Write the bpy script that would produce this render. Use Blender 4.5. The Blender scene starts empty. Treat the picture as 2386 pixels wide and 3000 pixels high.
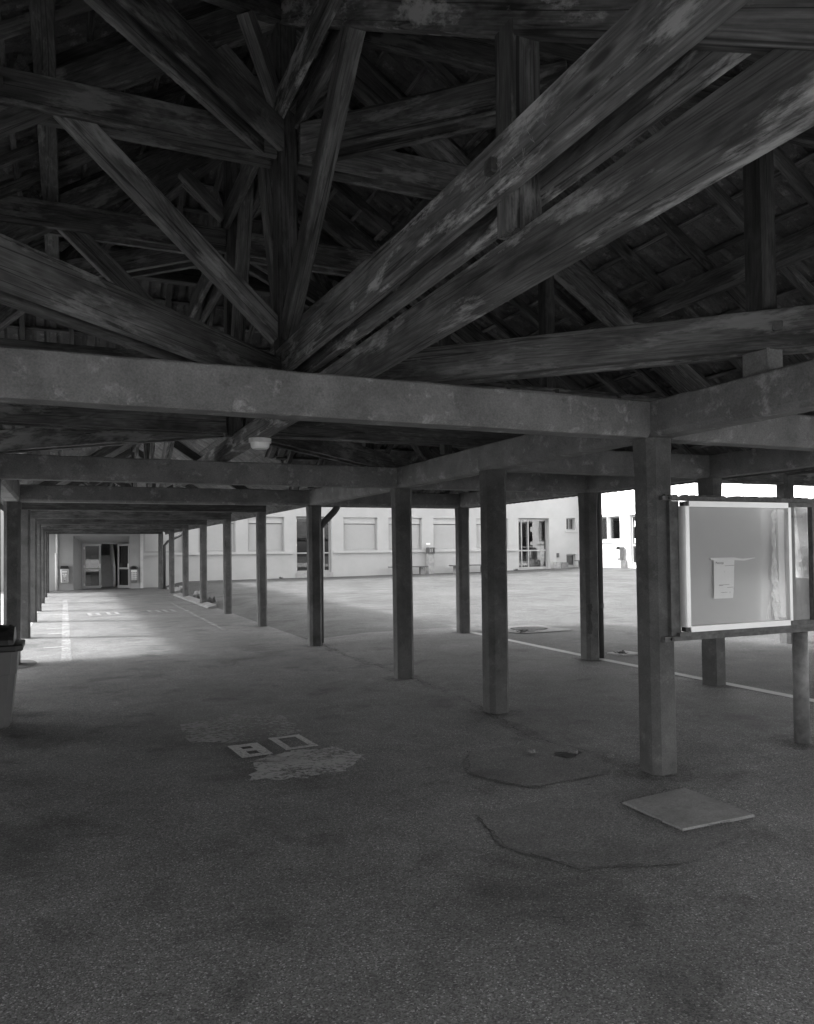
import bpy, bmesh, math, random
from mathutils import Vector, Matrix
random.seed(7)
scn = bpy.context.scene
COL = scn.collection
R = math.radians

# ------------------------------------------------------------------ camera, sky, sun, exposure
yaw, pit, rol = R(23.887), R(1.2006), R(0.654)
cam_d = bpy.data.cameras.new('camera')
cam = bpy.data.objects.new('camera', cam_d); COL.objects.link(cam)
right0 = Vector((math.cos(yaw), -math.sin(yaw), 0))
flat = Vector((math.sin(yaw), math.cos(yaw), 0))
fwd = flat * math.cos(pit) + Vector((0, 0, 1)) * math.sin(pit)
up0 = right0.cross(fwd)
cr = right0 * math.cos(rol) - up0 * math.sin(rol)
cu = right0 * math.sin(rol) + up0 * math.cos(rol)
M = Matrix((cr, cu, -fwd)).transposed().to_4x4(); M.translation = Vector((0, 0, 1.6))
cam.matrix_world = M
cam_d.lens = 36 * 2262.63 / 3000; cam_d.sensor_width = 36; cam_d.sensor_fit = 'AUTO'
cam_d.shift_y = 65.4 / 3000; cam_d.clip_start = 0.05; cam_d.clip_end = 600
scn.camera = cam

SUN_EL, SUN_AZ = R(40), math.atan2(-0.93, 0.36)          # the sun stands to the left and slightly ahead
w = bpy.data.worlds.new('World'); scn.world = w; w.use_nodes = True
nt = w.node_tree; bg = nt.nodes['Background']
sky = nt.nodes.new('ShaderNodeTexSky'); sky.sky_type = 'NISHITA'; sky.sun_disc = False
sky.sun_elevation = SUN_EL; sky.sun_rotation = SUN_AZ; sky.dust_density = 4; sky.air_density = 1.2
bw = nt.nodes.new('ShaderNodeRGBToBW')                    # the photograph is monochrome: a grey sky
nt.links.new(sky.outputs[0], bw.inputs[0]); nt.links.new(bw.outputs[0], bg.inputs[0])
bg.inputs[1].default_value = 0.15
sd = bpy.data.lights.new('sun', 'SUN'); sd.energy = 1.15; sd.angle = R(5.5); sd.color = (1, 1, 1)
sun = bpy.data.objects.new('sun', sd); COL.objects.link(sun)
sv = Vector((math.sin(SUN_AZ) * math.cos(SUN_EL), math.cos(SUN_AZ) * math.cos(SUN_EL), math.sin(SUN_EL)))
sun.rotation_euler = sv.to_track_quat('Z', 'Y').to_euler()
scn.view_settings.view_transform = 'Standard'; scn.view_settings.look = 'None'
scn.view_settings.gamma = 1; scn.view_settings.use_curve_mapping = False
scn.view_settings.exposure = 2.4
try:
    scn.cycles.max_bounces = 8; scn.cycles.diffuse_bounces = 5; scn.cycles.transparent_max_bounces = 12
except Exception: pass

# ------------------------------------------------------------------ materials
def newmat(name):
    m = bpy.data.materials.new(name); m.use_nodes = True
    t = m.node_tree; b = t.nodes['Principled BSDF']
    return m, t, b
def N(t, typ, **kw):
    n = t.nodes.new(typ)
    for k, v in kw.items():
        if k.startswith('i_'):
            key = k[2:]; key = int(key) if key.isdigit() else key
            n.inputs[key].default_value = v
        else: setattr(n, k, v)
    return n
def L(t, a, b): t.links.new(a, b)
def ramp(t, src, pts):
    r = t.nodes.new('ShaderNodeValToRGB'); e = r.color_ramp.elements
    while len(e) < len(pts): e.new(0.5)
    for k, (p, v) in enumerate(pts):
        e[k].position = p; e[k].color = (v, v, v, 1)
    L(t, src, r.inputs[0]); return r.outputs[0]
def noise(t, vec, scale, detail=5, rough=0.55, dist=0.0):
    n = N(t, 'ShaderNodeTexNoise'); n.inputs['Scale'].default_value = scale; n.inputs['Detail'].default_value = detail
    n.inputs['Roughness'].default_value = rough; n.inputs['Distortion'].default_value = dist
    L(t, vec, n.inputs['Vector']); return n.outputs['Fac']
def mixf(t, f, a, b, blend='MIX'):
    n = N(t, 'ShaderNodeMix', data_type='RGBA', blend_type=blend)
    for k, v in ((0, f), (6, a), (7, b)):
        if isinstance(v, (int, float)): n.inputs[k].default_value = v if k == 0 else (v, v, v, 1)
        else: L(t, v, n.inputs[k])
    return n.outputs[2]
def mth(t, op, a, b=None, clamp=False):
    n = N(t, 'ShaderNodeMath', operation=op); n.use_clamp = clamp
    for s, v in ((n.inputs[0], a), (n.inputs[1], b)):
        if v is None: continue
        if isinstance(v, (int, float)): s.default_value = v
        else: L(t, v, s)
    return n.outputs[0]
def mapping(t, vec, scale=(1, 1, 1)):
    n = N(t, 'ShaderNodeMapping'); n.inputs['Scale'].default_value = scale
    L(t, vec, n.inputs['Vector']); return n.outputs[0]
def bump(t, b, h, strength=0.3, dist=0.01):
    n = N(t, 'ShaderNodeBump'); n.inputs['Strength'].default_value = strength; n.inputs['Distance'].default_value = dist
    L(t, h, n.inputs['Height']); L(t, n.outputs[0], b.inputs['Normal'])
def objvec(t, jitter=True):
    tc = N(t, 'ShaderNodeTexCoord')
    if not jitter: return tc.outputs['Object']
    oi = N(t, 'ShaderNodeObjectInfo'); c = N(t, 'ShaderNodeCombineXYZ')
    a = mth(t, 'MULTIPLY', oi.outputs['Random'], 37.0); L(t, a, c.inputs[0]); L(t, mth(t, 'MULTIPLY', oi.outputs['Random'], 91.0), c.inputs[1])
    v = N(t, 'ShaderNodeVectorMath', operation='ADD'); L(t, tc.outputs['Object'], v.inputs[0]); L(t, c.outputs[0], v.inputs[1])
    return v.outputs[0]
def wood(name, lo, hi, stain=0.35, bstr=0.35):
    m, t, b = newmat(name); v = objvec(t)
    g = noise(t, mapping(t, v, (0.9, 55, 55)), 1.5, 8, 0.72, 0.15)
    fine = noise(t, mapping(t, v, (2.5, 85, 85)), 1.6, 4, 0.6)
    fig = noise(t, mapping(t, v, (0.35, 2.6, 2.6)), 1.4, 3, 0.5, 0.4)
    ringn = mth(t, 'ADD', mth(t, 'MULTIPLY', mth(t, 'SINE', mth(t, 'MULTIPLY', fig, 150.0)), 0.5), 0.5)
    grain = mixf(t, 0.10, mixf(t, 0.38, g, fine), ringn)
    base = ramp(t, grain, [(0.30, lo * 0.75), (0.68, hi)])
    ck = noise(t, mapping(t, v, (0.12, 7, 7)), 1.3, 2, 0.5, 0.15)
    ckm = ramp(t, mth(t, 'ABSOLUTE', mth(t, 'SUBTRACT', ck, 0.5)), [(0.004, 1.0), (0.011, 0.0)])
    base = mixf(t, mth(t, 'MULTIPLY', ckm, 0.8), base, lo * 0.25)
    blot = noise(t, mapping(t, v, (0.9, 3.2, 3.2)), 1.7, 7, 0.65)
    base = mixf(t, 1.0, base, ramp(t, blot, [(0.33, 0.38), (0.67, 1.6)]), 'MULTIPLY')
    st = noise(t, mapping(t, v, (1.3, 5, 5)), 1.3, 8, 0.7)
    stm = mth(t, 'MULTIPLY', ramp(t, st, [(0.53, 0.0), (0.62, 1.0)]), stain)
    base = mixf(t, stm, base, hi * 2.1)
    kn = N(t, 'ShaderNodeTexVoronoi'); kn.inputs['Scale'].default_value = 1.0; L(t, mapping(t, v, (1.6, 5.5, 5.5)), kn.inputs['Vector'])
    kf = ramp(t, kn.outputs['Distance'], [(0.07, 1.0), (0.14, 0.0)])
    base = mixf(t, mth(t, 'MULTIPLY', kf, 0.8), base, lo * 0.5)
    oi = N(t, 'ShaderNodeObjectInfo')
    tone = mth(t, 'ADD', mth(t, 'MULTIPLY', oi.outputs['Random'], 0.5), 0.75)
    base = mixf(t, 1.0, base, tone, 'MULTIPLY')
    L(t, base, b.inputs['Base Color']); b.inputs['Roughness'].default_value = 0.72
    bump(t, b, grain, bstr, 0.006)
    return m
def concrete(name, lo, hi, light, bstr=0.3, light_amt=0.8, scale=1.0):
    m, t, b = newmat(name); v = objvec(t)
    a = noise(t, v, 3.1 * scale, 9, 0.62, 0.2)
    base = ramp(t, a, [(0.3, lo * 0.85), (0.68, hi)])
    s = noise(t, v, 6.5 * scale, 10, 0.72, 0.1)
    base = mixf(t, mth(t, 'MULTIPLY', ramp(t, s, [(0.55, 0.0), (0.66, 1.0)]), light_amt), base, light)
    d = noise(t, v, 9.0 * scale, 6, 0.7)
    base = mixf(t, mth(t, 'MULTIPLY', ramp(t, d, [(0.3, 1.0), (0.42, 0.0)]), 0.5), base, lo * 0.55)
    f = noise(t, v, 95, 3, 0.6)
    base = mixf(t, 1.0, base, ramp(t, f, [(0.3, 0.8), (0.7, 1.2)]), 'MULTIPLY')
    L(t, base, b.inputs['Base Color']); b.inputs['Roughness'].default_value = 0.88
    bump(t, b, mixf(t, 0.4, f, a), bstr, 0.008)
    return m
def plain(name, v, rough=0.6, metal=0.0, var=0.12, scale=6, bstr=0.0, bscale=60):
    m, t, b = newmat(name); o = objvec(t)
    n = noise(t, o, scale, 6, 0.6)
    L(t, ramp(t, n, [(0.25, v * (1 - var)), (0.75, min(1, v * (1 + var)))]), b.inputs['Base Color'])
    b.inputs['Roughness'].default_value = rough; b.inputs['Metallic'].default_value = metal
    if bstr: bump(t, b, noise(t, o, bscale, 5, 0.6), bstr, 0.01)
    return m
def asphalt(name, lo, hi, peb, macro):
    m, t, b = newmat(name); v = objvec(t, False)
    vo = N(t, 'ShaderNodeTexVoronoi'); vo.inputs['Scale'].default_value = 150; L(t, v, vo.inputs['Vector'])
    bwn = N(t, 'ShaderNodeSeparateColor'); L(t, vo.outputs['Color'], bwn.inputs[0])
    base = ramp(t, bwn.outputs[0], [(0.0, lo * 0.85), (0.70, hi), (0.92, hi * 1.1), (1.0, peb * 0.8)])
    v2 = N(t, 'ShaderNodeTexVoronoi'); v2.inputs['Scale'].default_value = 85; v2.inputs['Randomness'].default_value = 1; L(t, v, v2.inputs['Vector'])
    b2 = N(t, 'ShaderNodeSeparateColor'); L(t, v2.outputs['Color'], b2.inputs[0])
    st = mth(t, 'MULTIPLY', ramp(t, b2.outputs[1], [(0.90, 0.0), (0.93, 1.0)]), ramp(t, v2.outputs['Distance'], [(0.22, 1.0), (0.32, 0.0)]))
    base = mixf(t, mth(t, 'MULTIPLY', st, 0.7), base, peb * 1.15)
    mc = noise(t, v, 0.55, 6, 0.62, 0.4); mc2 = noise(t, v, 3.2, 5, 0.6)
    base = mixf(t, 1.0, base, ramp(t, mc, [(0.3, 1 - macro), (0.7, 1 + macro)]), 'MULTIPLY')
    base = mixf(t, 1.0, base, ramp(t, mc2, [(0.3, 0.85), (0.7, 1.15)]), 'MULTIPLY')
    sn = noise(t, v, 1.15, 8, 0.68, 0.3)
    base = mixf(t, 1.0, base, ramp(t, sn, [(0.36, 0.62), (0.47, 1.0), (0.6, 1.0), (0.72, 1.22)]), 'MULTIPLY')
    L(t, base, b.inputs['Base Color']); b.inputs['Roughness'].default_value = 0.85
    hgt = mth(t, 'ADD', mth(t, 'MULTIPLY', vo.outputs['Distance'], -1.0), mth(t, 'MULTIPLY', st, 0.6))
    bump(t, b, hgt, 0.5, 0.006)
    return m
def paint(name, v, cover, scale=14, soft=0.12, amt=1.0):
    m, t, b = newmat(name); o = objvec(t, False)
    n = noise(t, o, scale, 10, 0.78); n2 = noise(t, o, 2.2, 3, 0.5)
    n = mixf(t, 0.3, n, n2)
    b.inputs['Base Color'].default_value = (v, v, v, 1); b.inputs['Roughness'].default_value = 0.85
    c = 0.62 - cover * 0.4
    f = ramp(t, n, [(max(0, c - soft * 0.2), 0.0), (c + soft, 1.0)])
    L(t, mth(t, 'MULTIPLY', f, amt), b.inputs['Alpha'])
    return m
def glass(name, refl, tint, rough=0.02, fres=0.8):
    m, t, b = newmat(name); out = t.nodes['Material Output']
    tr = N(t, 'ShaderNodeBsdfTransparent'); tr.inputs[0].default_value = (tint, tint, tint, 1)
    gl = N(t, 'ShaderNodeBsdfGlossy'); gl.inputs[0].default_value = (0.9, 0.9, 0.9, 1); gl.inputs['Roughness'].default_value = rough
    lw = N(t, 'ShaderNodeLayerWeight'); lw.inputs[0].default_value = 0.25
    f = mth(t, 'ADD', mth(t, 'MULTIPLY', lw.outputs['Fresnel'], fres), refl, True)
    mx = N(t, 'ShaderNodeMixShader'); L(t, f, mx.inputs[0]); L(t, tr.outputs[0], mx.inputs[1]); L(t, gl.outputs[0], mx.inputs[2])
    L(t, mx.outputs[0], out.inputs[0]); return m
def dusty(name, dif, amt):
    m, t, b = newmat(name); out = t.nodes['Material Output']
    tr = N(t, 'ShaderNodeBsdfTransparent'); df = N(t, 'ShaderNodeBsdfDiffuse'); df.inputs[0].default_value = (dif, dif, dif, 1)
    n = noise(t, objvec(t), 4, 6, 0.6); f = ramp(t, n, [(0.3, amt * 0.7), (0.7, amt * 1.2)])
    mx = N(t, 'ShaderNodeMixShader'); L(t, f, mx.inputs[0]); L(t, tr.outputs[0], mx.inputs[1]); L(t, df.outputs[0], mx.inputs[2])
    L(t, mx.outputs[0], out.inputs[0]); return m

MW = wood('weathered_timber', 0.042, 0.15, 0.6)
MWB = wood('pale_stained_timber', 0.055, 0.23, 1.0)  # paler and more heavily stained than the other timbers
MWD = wood('dark_timber', 0.022, 0.085, 0.3)
MWL = wood('pale_timber', 0.065, 0.21, 0.45)
MBOARD = wood('roof_boarding', 0.06, 0.17, 0.3)
MC = concrete('beam_concrete', 0.135, 0.215, 0.36, 0.3, 0.7)
MCC = concrete('column_concrete', 0.06, 0.11, 0.17, 0.35, 0.45)
MSLAB = concrete('slab_concrete', 0.17, 0.24, 0.3, 0.2, 0.4)
MKERB = concrete('kerb_concrete', 0.28, 0.40, 0.5, 0.2, 0.4)
MTILE = concrete('roof_tile_clay', 0.115, 0.19, 0.38, 0.25, 0.7, 1.4)
MAS = asphalt('walkway_asphalt', 0.07, 0.16, 0.46, 0.28)
MAC = asphalt('courtyard_asphalt', 0.034, 0.082, 0.30, 0.34)
MBOUNCE = concrete('bounce_ground', 0.30, 0.40, 0.44, 0.2, 0.4)  # ground behind the camera and at far left, made pale to bounce light
MAP = asphalt('patch_asphalt', 0.07, 0.14, 0.34, 0.2)
MCRK = paint('hairline_crack', 0.07, 0.42, 7, 0.14, 0.8)
MDIRT = plain('dark_crack', 0.045, 0.95, 0, 0.3)
MPL = plain('facade_plaster', 0.42, 0.9, 0, 0.08, 1.2, 0.25, 35)
MPLW = plain('white_plaster', 0.84, 0.9, 0, 0.04, 1.2, 0.2, 35)
MPLG = plain('entrance_plaster', 0.33, 0.9, 0, 0.07, 1.5, 0.25, 40)
MSILL = plain('sill_render', 0.44, 0.8, 0, 0.05)
MSHUT = plain('shutter_plastic', 0.47, 0.45, 0, 0.03)
MFRAME = plain('painted_frame', 0.34, 0.4, 0, 0.04)
MALU = plain('aluminium', 0.72, 0.32, 0.55, 0.04)
MDARKP = paint('ground_darkening', 0.04, 0.34, 9, 0.25, 0.6)
MBLK = plain('black_plastic', 0.02, 0.4, 0, 0.2)
MDKG = plain('dark_grey_plastic', 0.09, 0.5, 0, 0.15)
MBIN = plain('bin_grey_plastic', 0.14, 0.45, 0, 0.08)
MBINL = plain('bin_pale_plastic', 0.6, 0.45, 0, 0.05)
MSTEEL = plain('rusty_steel', 0.10, 0.6, 0.2, 0.5, 18, 0.3, 40)
MPOLE = plain('pole_steel', 0.17, 0.55, 0.2, 0.45, 14, 0.25, 30)
MPIPE = plain('zinc_pipe', 0.07, 0.5, 0.2, 0.2)
MPIPEL = plain('pale_pipe', 0.62, 0.5, 0, 0.08)
MPANEL = plain('board_backing', 0.42, 0.6, 0, 0.06, 2)
MPAPER = plain('paper', 0.74, 0.8, 0, 0.04)
MFILM = plain('torn_film', 0.62, 0.25, 0, 0.2, 9, 0.5, 14)
MINK = plain('ink', 0.05, 0.8)
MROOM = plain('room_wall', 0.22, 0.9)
MSTAIR = plain('stair_paint', 0.5, 0.8)
MBENCH = plain('bench_wood', 0.13, 0.8, 0, 0.3, 12)
MLENS = plain('lamp_glass', 0.85, 0.15, 0, 0.1)
MLAMP = plain('lamp_housing', 0.75, 0.5, 0, 0.2)
MWEED = plain('weed_leaf', 0.10, 0.8, 0, 0.4)
MRUB = plain('rubble_stone', 0.28, 0.9, 0, 0.3)
MPAINT = paint('worn_white_paint', 0.56, 0.68, 45, 0.16, 0.95)
MPAINTW = paint('faded_white_paint', 0.33, 0.52, 20, 0.16, 0.8)
MPAINTF = paint('far_figure_paint', 0.30, 0.7, 20, 0.16, 0.9)
MPAINTS = paint('solid_white_paint', 0.5, 0.85)
MPATCHF = paint('rubbed_paint', 0.42, 0.545, 20, 0.13, 0.9)
MPATCH = paint('scuffed_paint', 0.38, 0.49, 18, 0.13, 0.75)
MGL = glass('window_glass', 0.10, 0.4, 0.02, 0.5)
MGLB = glass('board_glass', 0.0, 0.96, 0.1, 0.25)
MDUST = dusty('dusty_acrylic', 0.32, 0.75)

# ------------------------------------------------------------------ builders
WORLD = {}
def link(o, Mw, parent=None):
    COL.objects.link(o)
    if parent is not None:
        o.parent = parent; o.matrix_basis = WORLD[parent.name].inverted() @ Mw
    else: o.matrix_basis = Mw
    WORLD[o.name] = Mw
    return o
def mesh(name, verts, faces, mat, smooth=False):
    me = bpy.data.meshes.new(name); me.from_pydata([tuple(v) for v in verts], [], faces); me.update()
    mats = mat if isinstance(mat, (list, tuple)) else [mat]
    for m in mats: me.materials.append(m)
    if smooth:
        for p in me.polygons: p.use_smooth = True
    return me
def T(x, y, z): return Matrix.Translation((x, y, z))
I4 = Matrix.Identity(4)
def tag(o, label, cat=None, group=None, kind=None):
    if label: o['label'] = label
    if cat: o['category'] = cat
    if group: o['group'] = group
    if kind: o['kind'] = kind
    return o
def thing(name, loc, label, cat, group=None):
    o = bpy.data.objects.new(name, None); o.empty_display_size = 0.1
    link(o, T(*loc)); return tag(o, label, cat, group)
def obj(name, me, Mw=I4, parent=None, label=None):
    o = link(bpy.data.objects.new(name, me), Mw, parent)
    if label: o['label'] = label
    return o
class MB:
    def __init__(s): s.v = []; s.f = []
    def add(s, v, f):
        n = len(s.v); s.v += [Vector(p) for p in v]; s.f += [tuple(i + n for i in q) for q in f]
    def box(s, x0, x1, y0, y1, z0, z1):
        s.add([(x0, y0, z0), (x1, y0, z0), (x1, y1, z0), (x0, y1, z0), (x0, y0, z1), (x1, y0, z1), (x1, y1, z1), (x0, y1, z1)],
              [(0, 3, 2, 1), (4, 5, 6, 7), (0, 1, 5, 4), (1, 2, 6, 5), (2, 3, 7, 6), (3, 0, 4, 7)])
    def prism(s, prof, x0, x1, cap=True):      # profile in (y, z), extruded along x
        n = len(prof); v = [(x0, y, z) for y, z in prof] + [(x1, y, z) for y, z in prof]
        f = [(i, (i + 1) % n, n + (i + 1) % n, n + i) for i in range(n)]
        if cap: f += [tuple(range(n))[::-1], tuple(range(n, 2 * n))]
        s.add(v, f)
    def tube(s, pts, rad, seg=10, cap=True):
        pts = [Vector(p) for p in pts]; rings = []; n0 = len(s.v)
        for i, p in enumerate(pts):
            d = (pts[min(i + 1, len(pts) - 1)] - pts[max(i - 1, 0)]).normalized()
            a = d.orthogonal() if i == 0 else (pa - d * pa.dot(d))
            a.normalize(); pa = a; b = d.cross(a)
            r = rad[i] if isinstance(rad, (list, tuple)) else rad
            for k in range(seg):
                t = 2 * math.pi * k / seg; s.v.append(p + (a * math.cos(t) + b * math.sin(t)) * r)
        for i in range(len(pts) - 1):
            for k in range(seg):
                k2 = (k + 1) % seg
                s.f.append((n0 + i * seg + k, n0 + i * seg + k2, n0 + (i + 1) * seg + k2, n0 + (i + 1) * seg + k))
        if cap:
            s.f.append(tuple(n0 + k for k in range(seg))[::-1]); e = n0 + (len(pts) - 1) * seg
            s.f.append(tuple(e + k for k in range(seg)))
    def obj(s, name, mat, Mw=I4, parent=None, label=None, smooth=False):
        return obj(name, mesh(name, s.v, s.f, mat, smooth), Mw, parent, label)
def chamfer_prof(w, h, c):
    a, b = w / 2, h / 2
    return [(-a, -b + c), (-a + c, -b), (a - c, -b), (a, -b + c), (a, b - c), (a - c, b), (-a + c, b), (-a, b - c)]
def frame(p0, p1, up=Vector((0, 0, 1))):
    p0, p1 = Vector(p0), Vector(p1); x = (p1 - p0).normalized()
    y = Vector(up).cross(x).normalized(); z = x.cross(y)
    Mx = Matrix((x, y, z)).transposed().to_4x4(); Mx.translation = p0
    return Mx, (p1 - p0).length
def beam(name, p0, p1, w, h, mat, parent=None, label=None, c=0.008, up=(0, 0, 1), wob=0.0, seg=1):
    Mx, ln = frame(p0, p1, up)
    pr = chamfer_prof(w, h, c); n = 8; v = []; f = []
    for i in range(seg + 1):
        dy, dz = (random.uniform(-wob, wob), random.uniform(-wob, wob)) if wob else (0, 0)
        for q in pr: v.append((ln * i / seg, q[0] + dy, q[1] + dz + (random.uniform(-wob, wob) * 0.5 if wob else 0)))
    for i in range(seg):
        for k in range(n):
            k2 = (k + 1) % n; f.append((i * n + k, i * n + k2, (i + 1) * n + k2, (i + 1) * n + k))
    f.append(tuple(range(n))[::-1]); f.append(tuple(range(seg * n, seg * n + n)))
    return obj(name, mesh(name, v, f, mat), Mx, parent, label)
def lerp_tab(tab, x):
    if x <= tab[0][0]: return tab[0][1]
    for (a, u), (b, q) in zip(tab, tab[1:]):
        if x <= b: return u + (q - u) * (x - a) / (b - a)
    return tab[-1][1]
def sst(a, b, x):
    t = min(1, max(0, (x - a) / (b - a))); return t * t * (3 - 2 * t)

# ------------------------------------------------------------------ layout (x across the walkway, y along it)
XL, XR, X2, XC = -0.713, 3.89, 6.75, 1.58
YA, YB, YC, YD, DY = 4.376, 6.66, 8.93, 12.71, 3.862
Y1, Y2 = 5.85, 7.90                         # the two king posts
SL = 0.649                                  # roof slope
ZF = [(3.2, 0.22), (6.3, 0.25), (9.6, 0.265), (13, 0.28), (15.8, 0.31), (21.6, 0.34), (27, 0.46), (29, 0.5)]
def gz(x, y):
    far = lerp_tab(ZF, x); t = min(1.15, max(0, (y - 9) / 29))
    h = 0.04 + (far - 0.04) * t + 0.10 * sst(25, 28, x) * sst(20, 32, y) * (1 - sst(33, 38, y))
    return sst(4.0, 5.3, x) * h

# ground: one sheet to the horizon, two asphalt finishes and off-view ground made pale for bounce
xs = sorted(set([-160, -80, -40, -20, -10, -5, -2] + [i * 0.35 for i in range(-2, 90)] + [4.02, 4.1] + [36, 45, 60, 90, 160]))
ys = sorted(set([-160, -80, -40, -20, -10, -4] + [i * 0.8 for i in range(-2, 62)] + [55, 70, 100, 160, 260]))
V = [(x, y, gz(x, y)) for y in ys for x in xs]; F = []; mi = []
nx = len(xs)
for j in range(len(ys) - 1):
    for i in range(nx - 1):
        F.append((j * nx + i, j * nx + i + 1, (j + 1) * nx + i + 1, (j + 1) * nx + i))
        mi.append(2 if (ys[j] < 0 or xs[i] < -1.9) and xs[i] < 30 and ys[j] < 45 else 1 if xs[i] >= 6.9 or (xs[i] >= 4.0 and ys[j] >= 13.5) else 0)
gm = mesh('ground', V, F, [MAS, MAC, MBOUNCE])
for p, k in zip(gm.polygons, mi): p.material_index = k
for p in gm.polygons: p.use_smooth = True
tag(obj('ground', gm), None, kind='structure')

def ground_poly(name, pts, mat, dz=0.004, label=None, thick=0.0):
    m = MB(); n = len(pts); cx = sum(p[0] for p in pts) / n; cy = sum(p[1] for p in pts) / n
    v = [(x, y, gz(x, y) + dz) for x, y in pts] + [(cx, cy, gz(cx, cy) + dz)]
    f = [(i, (i + 1) % n, n) for i in range(n)]
    if thick:
        v += [(x, y, gz(x, y) - 0.02) for x, y in pts]
        f += [(i, n + 1 + i, n + 1 + (i + 1) % n, (i + 1) % n) for i in range(n)]
    m.add(v, f); o = m.obj(name, mat); return tag(o, label, kind='structure')
def jag(pts, step, amp, closed=True):
    out = []; n = len(pts)
    for i in range(n if closed else n - 1):
        a, b = pts[i], pts[(i + 1) % n]; d = math.hypot(b[0] - a[0], b[1] - a[1]); k = max(1, int(d / step))
        for q in range(k):
            t = q / k; out.append((a[0] + (b[0] - a[0]) * t + random.uniform(-amp, amp), a[1] + (b[1] - a[1]) * t + random.uniform(-amp, amp)))
    if not closed: out.append(pts[-1])
    return out
def strip(name, pts, wd, mat, dz=0.004, label=None, rag=0.0):
    m = MB(); v = []; f = []
    for i, p in enumerate(pts):
        a = pts[max(0, i - 1)]; b = pts[min(len(pts) - 1, i + 1)]; d = Vector((b[0] - a[0], b[1] - a[1])).normalized()
        nrm = Vector((-d.y, d.x)); ww = wd / 2 * (1 + random.uniform(-rag, rag))
        for sgn in (-1, 1):
            x, y = p[0] + nrm.x * ww * sgn, p[1] + nrm.y * ww * sgn; v.append((x, y, gz(x, y) + dz))
    for i in range(len(pts) - 1): f.append((2 * i, 2 * i + 1, 2 * i + 3, 2 * i + 2))
    m.add(v, f); o = m.obj(name, mat); return tag(o, label, kind='structure')
def line(a, b, n): return [(a[0] + (b[0] - a[0]) * i / n, a[1] + (b[1] - a[1]) * i / n) for i in range(n + 1)]

ground_poly('asphalt_patch', jag([(2.25, 4.12), (2.17, 3.64), (2.36, 3.2), (2.85, 3.05), (3.4, 3.2), (3.7, 3.6), (3.5, 4.1), (2.9, 4.2)], 0.12, 0.025), MAP, 0.004, 'newer asphalt patch around the square concrete cover')
ground_poly('asphalt_patch', jag([(2.9, 5.4), (2.62, 4.9), (2.85, 4.45), (3.5, 4.45), (3.9, 4.75), (3.95, 5.05), (3.5, 5.45)], 0.12, 0.03), MAP, 0.0045, 'darker asphalt patch beside the pothole')
for pts in ([(2.27, 4.13), (2.16, 3.64), (2.34, 3.2), (2.8, 3.05)], [(2.9, 5.42), (2.63, 4.9), (2.82, 4.42), (3.25, 4.3)], [(4.02, 13.2), (3.93, 11.2), (3.98, 9.0), (3.86, 6.9), (3.6, 5.6), (3.75, 5.05), (3.95, 4.7)],
            [(4.3, 3.3), (4.6, 3.0), (5.0, 2.9)], [(3.15, 3.36), (3.17, 3.93), (3.76, 3.99)], [(3.16, 3.37), (3.75, 3.37)]):
    strip('asphalt_crack', jag(pts, 0.05, 0.02, False), 0.011, MCRK, 0.0095, 'dark ragged crack line in the walkway asphalt', 0.8)
strip('asphalt_seam', jag([(4.02, 14.2), (3.95, 11.2), (4.0, 9.0), (3.88, 7.0), (3.62, 5.7), (3.72, 5.1)], 0.2, 0.03, False), 0.16, MDARKP, 0.0035, 'dirty worn seam along the courtyard side of the walkway', 0.5)
# pothole
pm = MB(); n = 18
for k, (rr, zz) in enumerate(((0.085, 0.012), (0.065, 0.009), (0.04, 0.0125), (0.0, 0.012))):
    for i in range(n):
        a = 2 * math.pi * i / n; q = rr * (1 + 0.25 * math.sin(3 * a + 1) + random.uniform(-0.06, 0.06))
        pm.v.append(Vector((3.56 + q * 1.2 * math.cos(a), 5.0 + q * 0.9 * math.sin(a), zz)))
for k in range(3):
    for i in range(n): pm.f.append((k * n + i, k * n + (i + 1) % n, (k + 1) * n + (i + 1) % n, (k + 1) * n + i))
tag(pm.obj('pothole', MDIRT), 'small dark pothole near the notice board column', kind='structure')
for q in range(3):
    sm = MB(); x, y = ((3.35, 5.2), (3.8, 4.82), (3.62, 5.02))[q]; r0 = (0.045, 0.05, 0.045)[q]
    ring = [(x + r0 * math.cos(a) * random.uniform(.8, 1.2), y + r0 * math.sin(a) * random.uniform(.8, 1.2)) for a in [i * math.pi / 4 for i in range(8)]]
    v = [(a, b, 0.0) for a, b in ring] + [(x + (a - x) * .7, y + (b - y) * .7, 0.03) for a, b in ring]
    sm.add(v, [(i, (i + 1) % 8, 8 + (i + 1) % 8, 8 + i) for i in range(8)] + [tuple(range(8, 16))])
    tag(sm.obj('stone', MAP), ('flat stone at the left lip of the pothole', 'flat stone at the right lip of the pothole', 'dark stone lying in the pothole')[q], 'stone', 'stones around the pothole')
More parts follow.
